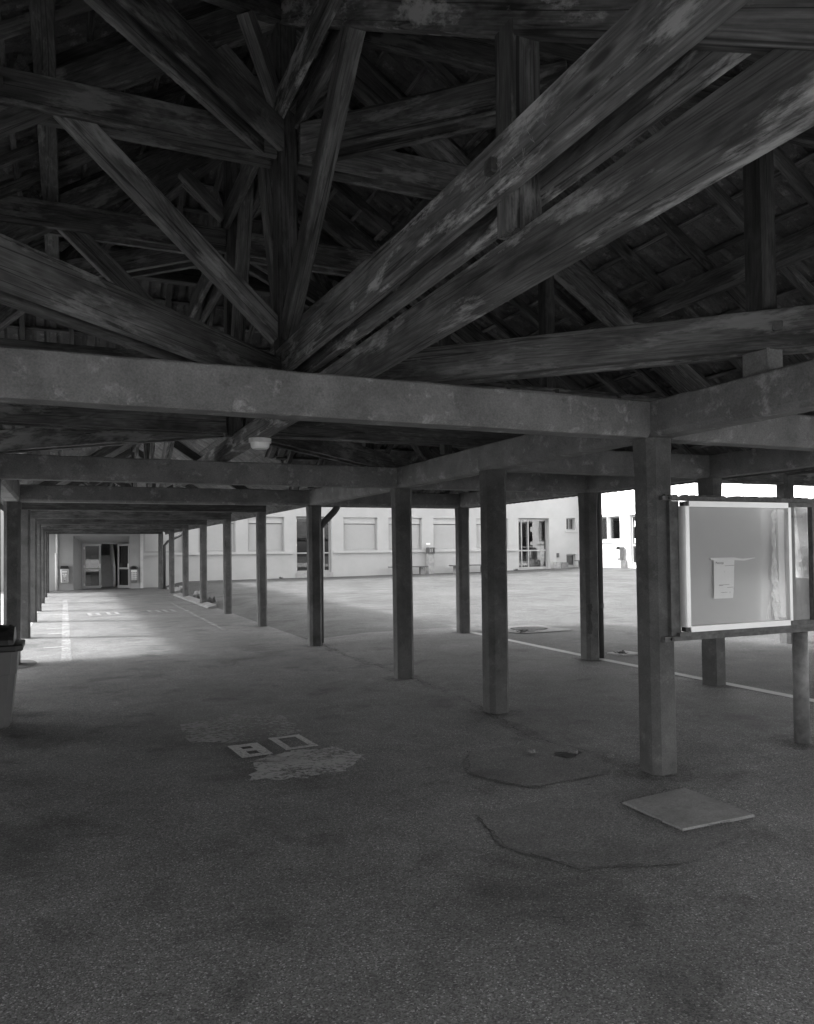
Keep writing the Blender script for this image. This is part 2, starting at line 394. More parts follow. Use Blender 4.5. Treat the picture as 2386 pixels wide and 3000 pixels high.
# square concrete cover
sm = MB(); e = 0.012
sm.add([(3.172, 3.382, 0.0), (3.737, 3.385, 0.0), (3.747, 3.967, 0.0), (3.181, 3.912, 0.0), (3.18, 3.39, 0.016), (3.729, 3.393, 0.014), (3.739, 3.958, 0.014), (3.189, 3.904, 0.016)],
       [(0, 1, 5, 4), (1, 2, 6, 5), (2, 3, 7, 6), (3, 0, 4, 7), (4, 5, 6, 7)])
tag(sm.obj('inspection_cover', MSLAB), 'large square concrete inspection cover in the foreground asphalt', 'manhole cover')
sm = MB(); z0 = gz(7.5, 9.2)
sm.add([(7.31, 9.26, z0 - .02), (7.35, 8.95, z0 - .02), (7.72, 8.97, z0 - .02), (7.68, 9.35, z0 - .02), (7.31, 9.26, z0 + .02), (7.35, 8.95, z0 + .02), (7.72, 8.97, z0 + .02), (7.68, 9.35, z0 + .02)],
       [(0, 1, 5, 4), (1, 2, 6, 5), (2, 3, 7, 6), (3, 0, 4, 7), (4, 5, 6, 7)])
tag(sm.obj('inspection_cover', MKERB), 'small pale square cover in the courtyard beyond the white line', 'manhole cover')
# round grate in the courtyard
gx, gy = 8.12, 12.62; z0 = gz(gx, gy)
gr = thing('drain_grate', (gx, gy, z0), 'round dark drain grate in a pale concrete surround in the courtyard', 'drain')
m = MB(); v = []; f = []
for i in range(28):
    a = 2 * math.pi * i / 28; s4 = 0.62 / max(abs(math.cos(a)), abs(math.sin(a)))
    v += [(math.cos(a) * 0.36, math.sin(a) * 0.36, 0.014), (math.cos(a) * s4, math.sin(a) * s4, 0.008)]
f = [(2 * i, 2 * i + 1, (2 * i + 3) % 56, (2 * i + 2) % 56) for i in range(28)]
m.add(v, f); m.obj('surround', MAP, T(gx, gy, z0), gr)
m = MB(); m.add([(math.cos(2 * math.pi * i / 28) * 0.37, math.sin(2 * math.pi * i / 28) * 0.37, 0.006) for i in range(28)], [tuple(range(28))]); m.obj('pit', MDIRT, T(gx, gy, z0), gr)
for k in range(-4, 5):
    hw = math.sqrt(0.34 ** 2 - (k * 0.07) ** 2); m = MB(); m.box(-hw, hw, k * 0.07 - 0.012, k * 0.07 + 0.012, 0.008, 0.022)
    m.obj('bar', MSTEEL, T(gx, gy, z0) @ Matrix.Rotation(0.5, 4, 'Z'), gr)
# left oval patch
ground_poly('drain_patch', [(-0.62 + 0.24 * math.cos(a), 12.66 + 0.5 * math.sin(a)) for a in [i * math.pi / 9 for i in range(18)]], MDIRT, 0.006, 'dark oval patch beside the waste bin')

# painted lines and figures
strip('painted_line', line((0.02, 12.6), (0.0, 29.5), 24), 0.145, MPAINTW, 0.005, 'faded white line along the left side of the walkway')
strip('painted_line', line((3.0, 15.8), (3.13, 26.5), 14), 0.11, MPAINTW, 0.005, 'faint white line along the right side of the walkway')
for i, y in enumerate((14.7, 17.2, 18.4, 20.4, 22.6, 25.0)):
    strip('painted_tick', line((-0.42 + random.uniform(0, 0.15), y - 0.06), (-0.03, y), 3), 0.04, MPAINT, 0.005, 'thin white bay tick left of the faded line')
for i, y in enumerate((17.4, 19.0, 20.9)):
    strip('painted_tick', line((3.12, y), (3.7, y + 0.05), 3), 0.04, MPAINTW, 0.005, 'thin white bay tick right of the faint line')
strip('painted_line', line((6.88, 12.6), (6.88, 5.0), 16), 0.13, MPAINTS, 0.005, 'crisp white line along the outer column row')
strip('painted_line', line((8.1, 9.6), (11.5, 10.9), 8), 0.05, MPAINTW, 0.005, 'thin worn white arc line in the courtyard')
SEG = {'0': 'abcdef', '8': 'abcdefg', '9': 'abcdfg', '5': 'acdfg', '-': 'g'}
def digit(ch, x, y, wd, ht, th, rot, mat, parentlabel):
    segs = dict(a=(0, ht - th, wd, ht), d=(0, 0, wd, th), g=(0, ht / 2 - th / 2, wd, ht / 2 + th / 2), f=(0, ht / 2, th, ht), e=(0, 0, th, ht / 2), b=(wd - th, ht / 2, wd, ht), c=(wd - th, 0, wd, ht / 2))
    m = MB(); k = 0
    for s in SEG[ch]:
        x0, y0, x1, y1 = segs[s]; k += 1
        m.add([(x0, y0, 0.0005 * k), (x1, y0, 0.0005 * k), (x1, y1, 0.0005 * k), (x0, y1, 0.0005 * k)], [(0, 1, 2, 3)])
    return tag(m.obj('painted_figure', mat, T(x, y, 0.008) @ Matrix.Rotation(rot, 4, 'Z')), parentlabel, kind='structure')
ground_poly('paint_patch', jag([(1.22, 5.43), (1.55, 5.30), (1.95, 5.42), (2.12, 5.7), (2.0, 6.05), (1.7, 6.12), (1.3, 5.95)], 0.05, 0.05), MPATCHF, 0.004, 'scuffed pale paint patch in front of the 80')
ground_poly('paint_patch', jag([(1.0, 7.5), (0.95, 6.7), (1.5, 6.5), (1.95, 6.75), (1.9, 7.4), (1.5, 7.7)], 0.12, 0.05), MPATCH, 0.004, 'faint scuffed paint patch behind the 80')
digit('8', 1.25, 6.02, 0.25, 0.42, 0.082, 0.08, MPAINT, 'painted figure 8 of the near 80 on the asphalt')
digit('0', 1.62, 6.10, 0.28, 0.46, 0.06, 0.08, MPAINT, 'painted figure 0 of the near 80 on the asphalt')
for ch, x, y in (('8', 0.56, 21.6), ('0', 1.03, 21.65), ('-', 1.72, 21.9), ('9', 2.1, 21.75), ('0', 2.5, 21.8)):
    digit(ch, x, y, 0.30 if ch != '-' else 0.17, 0.95, 0.09, 0.03, MPAINTF, 'white painted figure %s of the far 80 - 90 on the walkway' % ch)

# ------------------------------------------------------------------ concrete columns and beams
ZB, ZT, BW = 2.382, 2.635, 0.22
def column_mesh(a, c, z0, z1, haunch=True):
    m = MB(); h = a / 2; n = 8; v = []
    for z, k in ((z0, 1.0), (z1 - 0.25, 1.0), (z1, 1.07 if haunch else 1.0)):
        for q in ((-h, -h + c), (-h + c, -h), (h - c, -h), (h, -h + c), (h, h - c), (h - c, h), (-h + c, h), (-h, h - c)):
            v.append((q[0] * k, q[1] * k, z))
    f = [(r * n + i, r * n + (i + 1) % n, (r + 1) * n + (i + 1) % n, (r + 1) * n + i) for r in range(2) for i in range(n)] + [tuple(range(16, 24))]
    m.add(v, f); return mesh('column', m.v, m.f, MCC)
cm_near = column_mesh(0.22, 0.045, -0.08, ZB - 0.002); cm_far = column_mesh(0.2, 0.04, -0.08, 2.70, False); cm_hi = column_mesh(0.22, 0.045, -0.08, 2.72)
def column(x, y, me, label, group):
    o = obj('concrete_column', me, T(x, y, gz(x, y) if me is not cm_near else 0) @ Matrix.Rotation(random.uniform(-0.004, 0.004), 4, 'Y'))
    return tag(o, label, 'column', group)
GR = 'concrete columns of the right hand walkway row'; GL = 'concrete columns of the left hand walkway row'; GO = 'concrete columns of the outer courtyard row'
column(XR, YA, cm_near, 'thick nearest concrete column that the notice board is bolted to', GR)
column(XR, YB, cm_near, 'concrete column with the pothole in the asphalt in front of it', GR)
column(XR, YC, cm_near, 'concrete column where the second cross beam ends, left of the pothole column', GR)
column(XR, YD, cm_near, 'concrete column hiding the left glazed double door and a curved downpipe', GR)
ORD = ['first', 'second', 'third', 'fourth', 'fifth', 'sixth', 'seventh', 'eighth']
for i in range(7):
    column(XR, YD + DY * (i + 1), cm_far, '%s slender walkway column beyond the curved downpipe, courtyard side' % ORD[i], GR)
    if i < 6: column(XL, YD + DY * (i + 1), cm_far, '%s slender column beyond the grey bin, left side of the walkway' % ORD[i], GL)
column(XL, YD, cm_near, 'thick left column behind the grey bin where the stone beam ends', GL)
column(XL, YC, cm_near, 'left column at the picture edge that the grey bin leans on', GL)
column(X2, YD, cm_near, 'outer column at the far end of the crisp white line, beside the drain grate', GO)
column(X2, YC, cm_near, 'outer column with crumbled concrete and a dark downpipe at its side', GO)
column(X2, YB, cm_near, 'outer column standing behind the notice board', GO)
column(10.65, YC, cm_hi, 'column behind the right end of the notice board in front of the white wall', GO)
for x, y in ((XL, YB), (XL, YA)): column(x, y, cm_near, 'left walkway column beside the camera standpoint', 'concrete columns beside the camera')
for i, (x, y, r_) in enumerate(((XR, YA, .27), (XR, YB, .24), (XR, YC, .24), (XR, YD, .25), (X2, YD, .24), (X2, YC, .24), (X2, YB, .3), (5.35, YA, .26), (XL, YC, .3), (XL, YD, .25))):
    ground_poly('foot_ring', [(x + r_ * random.uniform(.8, 1.25) * math.cos(a), y + r_ * random.uniform(.8, 1.2) * math.sin(a)) for a in [k * math.pi / 11 for k in range(22)]], MDARKP, 0.0035, 'darker ground round a column foot')  # darker ring laid over the ground at each foot
# crumbled concrete and exposed bar on the outer column
m = MB(); random.seed(11)
for k in range(9):
    z = .42 + k * .045; r_ = .02 + .012 * math.sin(k); m.add([(X2 - .075 - r_, YC - .1105 - .001, z), (X2 - .075 + r_ * 1.6, YC - .1125, z - .012), (X2 - .075 + r_, YC - .1125, z + .05), (X2 - .075 - r_ * .8, YC - .1115, z + .045)], [(0, 1, 2, 3)])
tag(m.obj('spalled_patch', MDIRT), 'dark crumbled spot on the outer column beside the downpipe', kind='structure')
def cbeam(p0, p1, label, w=BW, h=ZT - ZB, mat=MC):
    Mx, ln = frame(p0, p1); seg = max(2, int(ln / 0.25)); pr = [(-w / 2, -h / 2 + 0.035), (-w / 2 + 0.03, -h / 2), (w / 2 - 0.03, -h / 2), (w / 2, -h / 2 + 0.035), (w / 2, h / 2 - 0.012), (w / 2 - 0.012, h / 2), (-w / 2 + 0.012, h / 2), (-w / 2, h / 2 - 0.012)]
    v = []; f = []; n = 8
    for i in range(seg + 1):
        for k, q in enumerate(pr):
            j = 0.004 if k in (4, 5, 6, 7) else 0.0015
            v.append((ln * i / seg, q[0] + random.uniform(-.0015, .0015), q[1] + random.uniform(-j, j)))
    for i in range(seg):
        for k in range(n): f.append((i * n + k, i * n + (k + 1) % n, (i + 1) * n + (k + 1) % n, (i + 1) * n + k))
    f.append(tuple(range(n))[::-1]); f.append(tuple(range(seg * n, seg * n + n)))
    return tag(obj('concrete_beam', mesh('concrete_beam', v, f, mat), Mx), label, 'beam', 'concrete roof beams')
zc = (ZB + ZT) / 2; hb = BW / 2
cbeam((-3.57, YA, zc), (XR - hb - .002, YA, zc), 'wide pale stained concrete beam crossing the picture over the walkway')
cbeam((-3.57, YC, zc), (XR - hb - .002, YC, zc), 'second concrete cross beam, below the ceiling lamp')
cbeam((XL + hb + .002, YD, zc), (XR - hb - .002, YD, zc), 'third concrete cross beam, streaked with pale drips')
cbeam((XR, 0.4, zc), (XR, YA + hb, zc + .001), 'concrete beam running from the notice board column towards the viewer')
cbeam((XR, YA + hb + .002, zc), (XR, YB + 0.1, zc), 'concrete beam between the notice board column and the pothole column')
cbeam((XR, YB + .102, zc), (XR, YC + hb, zc), 'drip stained concrete beam running away from the pothole column')
cbeam((XR, YC + hb + .002, zc), (XR, YD + hb, zc), 'concrete beam ending at the column with the curved downpipe')
cbeam((XR + hb + .002, YA, zc - .003), (X2 - hb - .002, YA, zc - .003), 'pale concrete beam above the notice board going right')
cbeam((XR + hb + .002, YB, zc), (X2 - hb - .002, YB, zc), 'blotchy concrete beam joining the pothole column to the outer row')
cbeam((XR + hb + .002, YC, zc), (X2 - hb - .002, YC, zc), 'dark concrete beam joining the second cross beam column to the outer row')
cbeam((XR + hb + .002, YD, zc), (X2 - hb - .002, YD, zc), 'farthest dark concrete beam ending at the outer row')
cbeam((X2, 0.4, zc + .001), (X2, YB + .1, zc + .001), 'concrete beam of the outer row above the notice board, nearest part')
cbeam((X2, YB + .102, zc), (X2, YC + .1, zc), 'concrete beam of the outer row ending at the column with the dark downpipe')
cbeam((X2, YC + .102, zc), (X2, YD + hb, zc), 'concrete beam of the outer row reaching its farthest column')
cbeam((XL, 0.4, zc), (XL, YA - hb - .002, zc), 'left concrete beam beside the camera')
cbeam((XL, YA + hb + .002, zc), (XL, YC - hb - .002, zc), 'left concrete beam above the grey bin')
cbeam((XL, YC + hb + .002, zc), (XL, YD + hb, zc), 'blunt end of the left concrete beam above the thick left column')
cbeam((-3.57, 0.4, zc), (-3.57, YD, zc), 'outer left concrete beam outside the picture')
cbeam((-3.57 + hb + .002, 0.52, zc), (X2 - hb - .002, 0.52, zc), 'concrete beam above the camera')

# ------------------------------------------------------------------ pavilion roof: timbers, tiles
PR = thing('pavilion_roof', (XC, (Y1 + Y2) / 2, ZT), 'hipped timber roof with radiating beams, king posts and clay tiles over the pavilion', 'roof')
GAP = 0.11; PLK = 0.055
def P3(k, d, r, z, off=0.0):
    n = Vector((-d[1], d[0])); return Vector((XC + d[0] * r + n.x * off, k + d[1] * r + n.y * off, z))
q2 = math.sqrt(.5)
DIRS = {'left': (-1, 0), 'right': (1, 0), 'near': (0, -1), 'far': (0, 1), 'dnl': (-q2, -q2), 'dnr': (q2, -q2), 'dfl': (-q2, q2), 'dfr': (q2, q2)}
TH = 0.285
def zraft(r, hip): return 5.74 - (SL / math.sqrt(2) if hip else SL) * r
def double(name, k, d, r0, r1, z0, z1, mat):
    for s in (-1, 1):
        o = s * (GAP / 2 + PLK / 2)
        beam(name, P3(k, d, r0, (z0 + z1) / 2, o), P3(k, d, r1, (z0 + z1) / 2, o), PLK, z1 - z0, mat, PR, None, 0.005, wob=0.0012, seg=5)
def half_truss(k, dn, tie=True, collar=True, strut=True, brace=True, tie_r=4.6, col_r=2.35, cz=(4.63, 4.87), tz=(2.80, 3.04), raft=True, mat=MW):
    d = DIRS[dn]; hip = len(dn) == 3
    if tie: double('tie_beam', k, d, 0.10 if not hip else 0.2, tie_r, tz[0], tz[1], mat)
    if collar: double('collar_beam', k, d, 0.09 if not hip else 0.2, col_r * (1.38 if hip else 1.0), cz[0], cz[1], mat)
    if raft:
        r1 = 4.92 * (math.sqrt(2) if hip else 1)
        beam('principal_rafter', P3(k, d, 0.08, zraft(0.08, hip) + TH / 2), P3(k, d, r1, zraft(r1, hip) + TH / 2), GAP, TH * math.cos(math.atan(SL if not hip else SL / 1.414)), mat, PR, None, 0.006, wob=0.001, seg=6)
    if strut and not hip:
        beam('strut', P3(k, d, 0.05, 3.28), P3(k, d, 1.6, 4.74), GAP - 0.004, 0.17, MWL, PR, None, 0.006, wob=0.001, seg=4)
    if brace:
        r1 = 0.55 if hip else 0.5
        beam('brace', P3(k, d, 0.08, 5.02), P3(k, d, r1, zraft(r1, hip)), 0.1, 0.11, MWL, PR, None, 0.005)
for k in (Y1, Y2):
    beam('king_post', (XC, k, 2.78), (XC, k, 6.0), 0.16, 0.16, MWD, PR, None, 0.008, up=(0, 1, 0), wob=0.001, seg=5)
half_truss(Y1, 'left', tie_r=4.9, col_r=2.4); half_truss(Y1, 'right', tie_r=4.9, col_r=2.0)
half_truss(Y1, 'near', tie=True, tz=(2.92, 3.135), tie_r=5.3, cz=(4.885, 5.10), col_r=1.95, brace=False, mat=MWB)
half_truss(Y1, 'dnl', tie_r=6.4, col_r=1.95); half_truss(Y1, 'dnr', tie_r=6.4, col_r=1.6)
half_truss(Y2, 'left', tie_r=4.9, col_r=2.4); half_truss(Y2, 'right', tie_r=4.9, col_r=2.0)
half_truss(Y2, 'far', tie=False, col_r=1.9); half_truss(Y2, 'dfl', tie_r=6.4, col_r=1.8); half_truss(Y2, 'dfr', tie_r=6.4, col_r=1.6)
beam('collar_beam', (XC - .083, Y1 + .09, 4.98), (XC - .083, Y2 - .09, 4.98), PLK, .22, MW, PR, None, .005)
beam('collar_beam', (XC + .083, Y1 + .09, 4.98), (XC + .083, Y2 - .09, 4.98), PLK, .22, MW, PR, None, .005)
beam('ridge_beam', (XC, Y1 - .05, 5.93), (XC, Y2 + .05, 5.93), 0.12, 0.2, MWD, PR)
beam('strut', (XC, Y1 + .06, 3.3), (XC, Y1 + .95, 5.82), GAP, .17, MWL, PR, None, .006)
beam('strut', (XC, Y2 - .06, 3.3), (XC, Y2 - .95, 5.82), GAP, .17, MWL, PR, None, .006)
# long bottom chord along the walkway, resting on the concrete beams
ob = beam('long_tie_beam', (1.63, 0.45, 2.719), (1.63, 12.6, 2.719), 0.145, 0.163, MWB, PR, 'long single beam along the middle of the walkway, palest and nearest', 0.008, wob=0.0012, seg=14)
# posts on ties
def post(x, y, z0, z1, a=0.12, b=0.13, mat=MW): return beam('post', (x, y, z0), (x, y, z1), a, b, mat, PR, None, 0.006, up=(0, 1, 0))
post(XC, Y1 - 3.37, 2.79, zraft(3.37, 0) + .02, 0.13, 0.12)
for k, dn in ((Y1, 'dnr'), (Y1, 'dnl'), (Y2, 'dfr'), (Y2, 'dfl')):
    d = DIRS[dn]; p = P3(k, d, 3.37, 0); post(p.x, p.y, 3.03, zraft(3.37, 1) + .02, 0.13, 0.13, MWD)
    beam('packing_block', (p.x, p.y, ZT), (p.x, p.y, 2.805), 0.13, 0.20, MSLAB if dn == 'dnr' else MW, PR, None, 0.008, up=(0, 1, 0))
for k in (Y1, Y2):
    for sx in (-1, 1): post(XC + sx * 2.42, k, 2.70, zraft(2.42, 0) + .02, 0.10, 0.12, MWD)
# purlins on the principal rafters
def zpur(r): return 6.06 - SL * r
for r in (1.70, 3.43):
    for sx in (-1, 1):
        beam('purlin', (XC + sx * r, Y1 - r + .02, zpur(r)), (XC + sx * r, Y2 + r - .02, zpur(r)), 0.14, 0.17, MW, PR, None, 0.007, wob=.001, seg=5)
    for ys_, sg in ((Y1, -1), (Y2, 1)):
        beam('purlin', (XC - r + .02, ys_ + sg * r, zpur(r)), (XC + r - .02, ys_ + sg * r, zpur(r)), 0.14, 0.17, MWD, PR, None, 0.007)
    for k in (Y1, Y2):
        for sx in (-1, 1):
            m = MB(); m.prism([(0.075, 0), (0.30, 0), (0.075, 0.17)], -0.05, 0.05)
            a = math.atan(SL); base = Vector((XC + sx * r, k, zraft(r, 0) + TH))
            Mx = T(*base) @ Matrix.Rotation(-math.pi / 2 if sx > 0 else math.pi / 2, 4, 'Z') @ Matrix.Rotation(-a, 4, 'X')
            m.obj('purlin_cleat', MWD, Mx, PR)
m = MB(); xk = XC - GAP / 2 - PLK - .004
for k in range(16):
    y, z = 2.62 - k * .035 + random.uniform(-.01, .01), 3.02 + random.uniform(-.03, .05)
    for q in range(3):
        y1_, z1_ = y + random.uniform(-.03, .03), z + random.uniform(-.04, .04); m.add([(xk, y, z), (xk, y + .003, z + .001), (xk, y1_ + .003, z1_), (xk, y1_, z1_)], [(0, 1, 2, 3)]); y, z = y1_, z1_
m.obj('chalk_scribble', paint('chalk', .45, .5, 40), I4, PR)['kind'] = 'stuff'
# square bolt heads
for p, nrm in ((P3(Y1, DIRS['left'], 1.98, 4.76, 0.115), (0, -1, 0)), (P3(Y2, DIRS['left'], 1.98, 4.76, 0.115), (0, -1, 0)), (P3(Y1, DIRS['dnl'], .42, 2.92, 0.115), (q2, -q2, 0)), (P3(Y1, DIRS['dnr'], .9, 2.93, -0.115), (-q2, -q2, 0)), (P3(Y1, DIRS['dnl'], .5, 4.75, 0.115), (q2, -q2, 0)), (P3(Y1, DIRS['near'], .35, 3.03, -.115), (-1, 0, 0)), (P3(Y1, DIRS['dnr'], 3.45, 2.93, -0.115), (-q2, -q2, 0)), (P3(Y1, DIRS['near'], 3.37, 3.03, -.115), (-1, 0, 0))):
    nv = Vector(nrm); p = Vector(p)
    if dn is not None: beam('bolt', p - nv * .012, p + nv * .02, 0.055, 0.055, MSTEEL, PR, None, 0.006, up=(0, 0, 1))

TAN = math.atan(SL); CS = math.cos(TAN); SN = math.sin(TAN)
ZCH, CH = 6.155, 0.08                                   # underside of the common rafters at r = 0
def face_frame(fc, t, r, zc):                            # local x down the slope, z outward
    if fc == 'right': x = Vector((CS, 0, -SN)); y = Vector((0, 1, 0)); o = Vector((XC + r, t, zc - SL * r))
    elif fc == 'left': x = Vector((-CS, 0, -SN)); y = Vector((0, -1, 0)); o = Vector((XC - r, t, zc - SL * r))
    elif fc == 'near': x = Vector((0, -CS, -SN)); y = Vector((1, 0, 0)); o = Vector((t, Y1 - r, zc - SL * r))
    else: x = Vector((0, CS, -SN)); y = Vector((-1, 0, 0)); o = Vector((t, Y2 + r, zc - SL * r))
    z = x.cross(y); Mx = Matrix((x, y, z)).transposed().to_4x4(); Mx.translation = o; return Mx
RE = 5.72
def r_start(fc, t):
    if fc in ('left', 'right'): return max(0.0, Y1 - t, t - Y2)
    return abs(t - XC)
def r_end(fc, t):
    if fc == 'far' and abs(t - XC) < 2.6: return min(RE, 3.13 + abs(t - XC))
    return RE
cvt = CH / CS / 2
for fc in ('right', 'left', 'near', 'far'):
    a, b = (Y1 - RE, Y2 + RE) if fc in ('left', 'right') else (XC - RE, XC + RE)
    t = a + 0.3
    while t < b - 0.2:
        r0, r1 = r_start(fc, t), r_end(fc, t)
        if r1 - r0 > 0.25:
            Mx = face_frame(fc, t, r0 + .03, ZCH + cvt); ln = (r1 - r0 - .03) / CS
            m = MB(); m.prism(chamfer_prof(0.062, CH, 0.004), 0, ln); m.obj('common_rafter', random.choice((MW, MWD, MW)), Mx, PR)
        t += 0.56
# battens
ZBT = ZCH + CH / CS
step = 0.335
nb = int(RE / CS / step)
for fc in ('right', 'left', 'near', 'far'):
    for i in range(1, nb + 1):
        r = i * step * CS
        a, b = (Y1 - r, Y2 + r) if fc in ('left', 'right') else (XC - r, XC + r)
        segs = [(a, b)]
        if fc == 'far' and r > 3.15: segs = [(a, XC - (r - 3.13)), (XC + (r - 3.13), b)]
        for (a, b) in segs:
            if b - a < .1: continue
            p0 = face_frame(fc, a, r, ZBT + .018).translation; p1 = face_frame(fc, b, r, ZBT + .018).translation
            nrm = face_frame(fc, a, r, 0).to_3x3() @ Vector((0, 0, 1))
            beam('batten', p0, p1, 0.042, 0.03, MWL, PR, None, 0.003, up=nrm)
# tiles: corrugated clay, lettering pressed into the underside
def tile_profile(wd=0.30):
    pts = []
    for i in range(9):
        u = i / 8; zz = 0.0 if u < .30 or .52 < u < .80 else 0.0
        zz = 0.026 * max(0, math.sin(math.pi * (u - .30) / .20)) if .30 <= u <= .50 else (0.026 * max(0, math.sin(math.pi * (u - .80) / .20)) if u >= .80 else 0)
        pts.append((-wd / 2 + wd * u, zz))
    return pts
tp = []
for u in (0, .28, .34, .40, .46, .52, .78, .84, .90, .96, 1.0):
    zz = 0.0
    if .28 < u < .52: zz = 0.028 * math.sin(math.pi * (u - .28) / .24)
    if u > .78: zz = 0.028 * math.sin(math.pi * (u - .78) / .24)
    tp.append((-.152 + .304 * u, zz))
def tile_geo(ln=0.40):
    v = []; f = []; n = len(tp)
    for x, dz in ((-0.03, 0.0), (ln - .03, 0.035)):
        pass
    for x, dz in ((0.0, 0.0), (ln, -0.03)):
        for y, z in tp: v.append((x, y, z - dz if False else z + (0.03 if x > 0 else 0.0)))
        for y, z in tp: v.append((x, y, z + 0.014 + (0.03 if x > 0 else 0.0)))
    for i in range(n - 1):
        f.append((i, i + 1, 2 * n + i + 1, 2 * n + i)); f.append((n + i + 1, n + i, 3 * n + i, 3 * n + i + 1))
        f.append((2 * n + i, 2 * n + i + 1, 3 * n + i + 1, 3 * n + i)); f.append((i + 1, i, n + i, n + i + 1))
    return v, f
tv, tf = tile_geo()
cu_ = bpy.data.curves.new('tile_letters', 'FONT'); cu_.body = 'REDLAND'; cu_.size = 0.062; cu_.extrude = 0.003; cu_.resolution_u = 1; cu_.align_x = 'CENTER'; cu_.align_y = 'CENTER'
cu2 = bpy.data.curves.new('tile_letters', 'FONT'); cu2.body = 'MADE IN\nFRANCE'; cu2.size = 0.045; cu2.extrude = 0.003; cu2.resolution_u = 1; cu2.align_x = 'CENTER'; cu2.align_y = 'CENTER'
def text_mesh(cu):
    o = bpy.data.objects.new('tmp', cu); COL.objects.link(o)
    me = bpy.data.meshes.new_from_object(o); bpy.data.objects.remove(o); return me
def tile_mesh_with(text):
    m = MB(); m.add(tv, tf)
    for cu, y in text:
        me = text_mesh(cu); Mt = T(0.19, y, 0.013) @ Matrix.Rotation(-0.075, 4, 'Y') @ Matrix.Rotation(math.pi, 4, 'X')
        m.add([Mt @ v.co for v in me.vertices], [tuple(p.vertices) for p in me.polygons])
    return mesh('roof_tile', m.v, m.f, MTILE)
TM = tile_mesh_with([(cu_, -0.11), (cu2, 0.045)])
spots = []
fpx = 2262.63
def project(p):
    d = Vector(p) - Vector((0, 0, 1.6)); zc_ = d.dot(fwd)
    if zc_ < .2: return None
    return (1193 + fpx * d.dot(cr) / zc_, 1500 + 65.4 - fpx * d.dot(cu) / zc_, zc_)
for fc in ('right', 'left', 'near', 'far'):
    a, b = (Y1 - RE, Y2 + RE) if fc in ('left', 'right') else (XC - RE, XC + RE)
    for i in range(0, nb + 1):
        r = i * step * CS + .01; t = a + .15
        while t < b:
            if r_start(fc, t) - .12 <= r <= r_end(fc, t) + .02:
                Mx = face_frame(fc, t, r, ZBT + .036) @ Matrix.Rotation(random.uniform(-.008, .008), 4, 'Z')
                pr_ = project(Mx @ Vector((.2, 0, 0)))
                vis = pr_ is not None and -30 < pr_[0] < 2416 and -30 < pr_[1] < 1330
                spots.append(((pr_[2] if vis else 1e6), fc, Mx))
            t += .30
spots.sort(key=lambda s: s[0])
near_sp = [s for s in spots if s[0] < 1e5][:290]
ids = set(id(s) for s in near_sp)
for s in near_sp: obj('roof_tile', TM, s[2], PR)
m = MB()
for s in spots:
    if id(s) not in ids: m.add([s[2] @ Vector(v) for v in tv], tf)
o = m.obj('roof_tile_field', MTILE, I4, PR); o['kind'] = 'stuff'
# outer roof covering above the tiles (ridge, hips and felt)
m = MB(); zt = ZBT + .13
def rp(x, y, r): return (x, y, zt - SL * r)
m.add([rp(XC, Y1, 0), rp(XC, Y2, 0), rp(XC + RE, Y2 + RE, RE), rp(XC + RE, Y1 - RE, RE), rp(XC - RE, Y2 + RE, RE), rp(XC - RE, Y1 - RE, RE),
       rp(XC, Y2 + 3.13, 3.13), rp(XC + 2.59, Y2 + RE, RE), rp(XC - 2.59, Y2 + RE, RE)],
      [(0, 3, 2, 1), (0, 1, 4, 5), (0, 5, 3), (1, 2, 7, 6), (1, 6, 8, 4)])
m.obj('roof_felt', MTILE, I4, PR)
# eave boards and gutters
for (a, b) in (((XC + RE + .01, Y1 - RE), (XC + RE + .01, Y2 + RE)), ((XC - RE - .01, Y1 - RE), (XC - RE - .01, Y2 + RE)), ((XC - RE, Y1 - RE - .01), (XC + RE, Y1 - RE - .01)), ((XC + 2.7, Y2 + RE + .01), (XC + RE, Y2 + RE + .01)), ((XC - RE, Y2 + RE + .01), (XC - 2.7, Y2 + RE + .01))):
    z = ZCH - SL * RE + .06; beam('eave_board', (a[0], a[1], z), (b[0], b[1], z), 0.03, 0.17, MWD, PR)
# conduit clipped along the pale beam
cd = thing('conduit', (2.4, YA + .2, 2.7), 'thin electrical conduit clipped above the pale stained beam', 'pipe')
m = MB(); m.tube([(2.43, YA + .2, 2.70), (3.0, YA + .2, 2.712), (3.6, YA + .2, 2.715), (4.2, YA + .2, 2.725)], .011, 8); m.obj('tube', MPIPEL if False else MPOLE, I4, cd, smooth=True)
for x in (2.8, 3.2, 3.75):
    m = MB(); m.box(x - .012, x + .012, YA + .18, YA + .22, 2.63, 2.735); m.obj('clip', MSTEEL, I4, cd)
# broken board hanging under the far tiles
m = MB(); m.add([(0, 0, 0), (1.7, 0, -.02), (1.7, 0, .2), (.12, 0, .22), (.03, 0, .15), (.07, 0, .08), (0, .03, 0), (1.7, .03, -.02), (1.7, .03, .2), (.12, .03, .22), (.03, .03, .15), (.07, .03, .08)],
          [(0, 1, 2, 3, 4, 5), (11, 10, 9, 8, 7, 6)] + [(i, 6 + i, 6 + (i + 1) % 6, (i + 1) % 6) for i in range(6)])
m.obj('broken_board', MWL, T(4.85, 7.75, 4.35), PR)

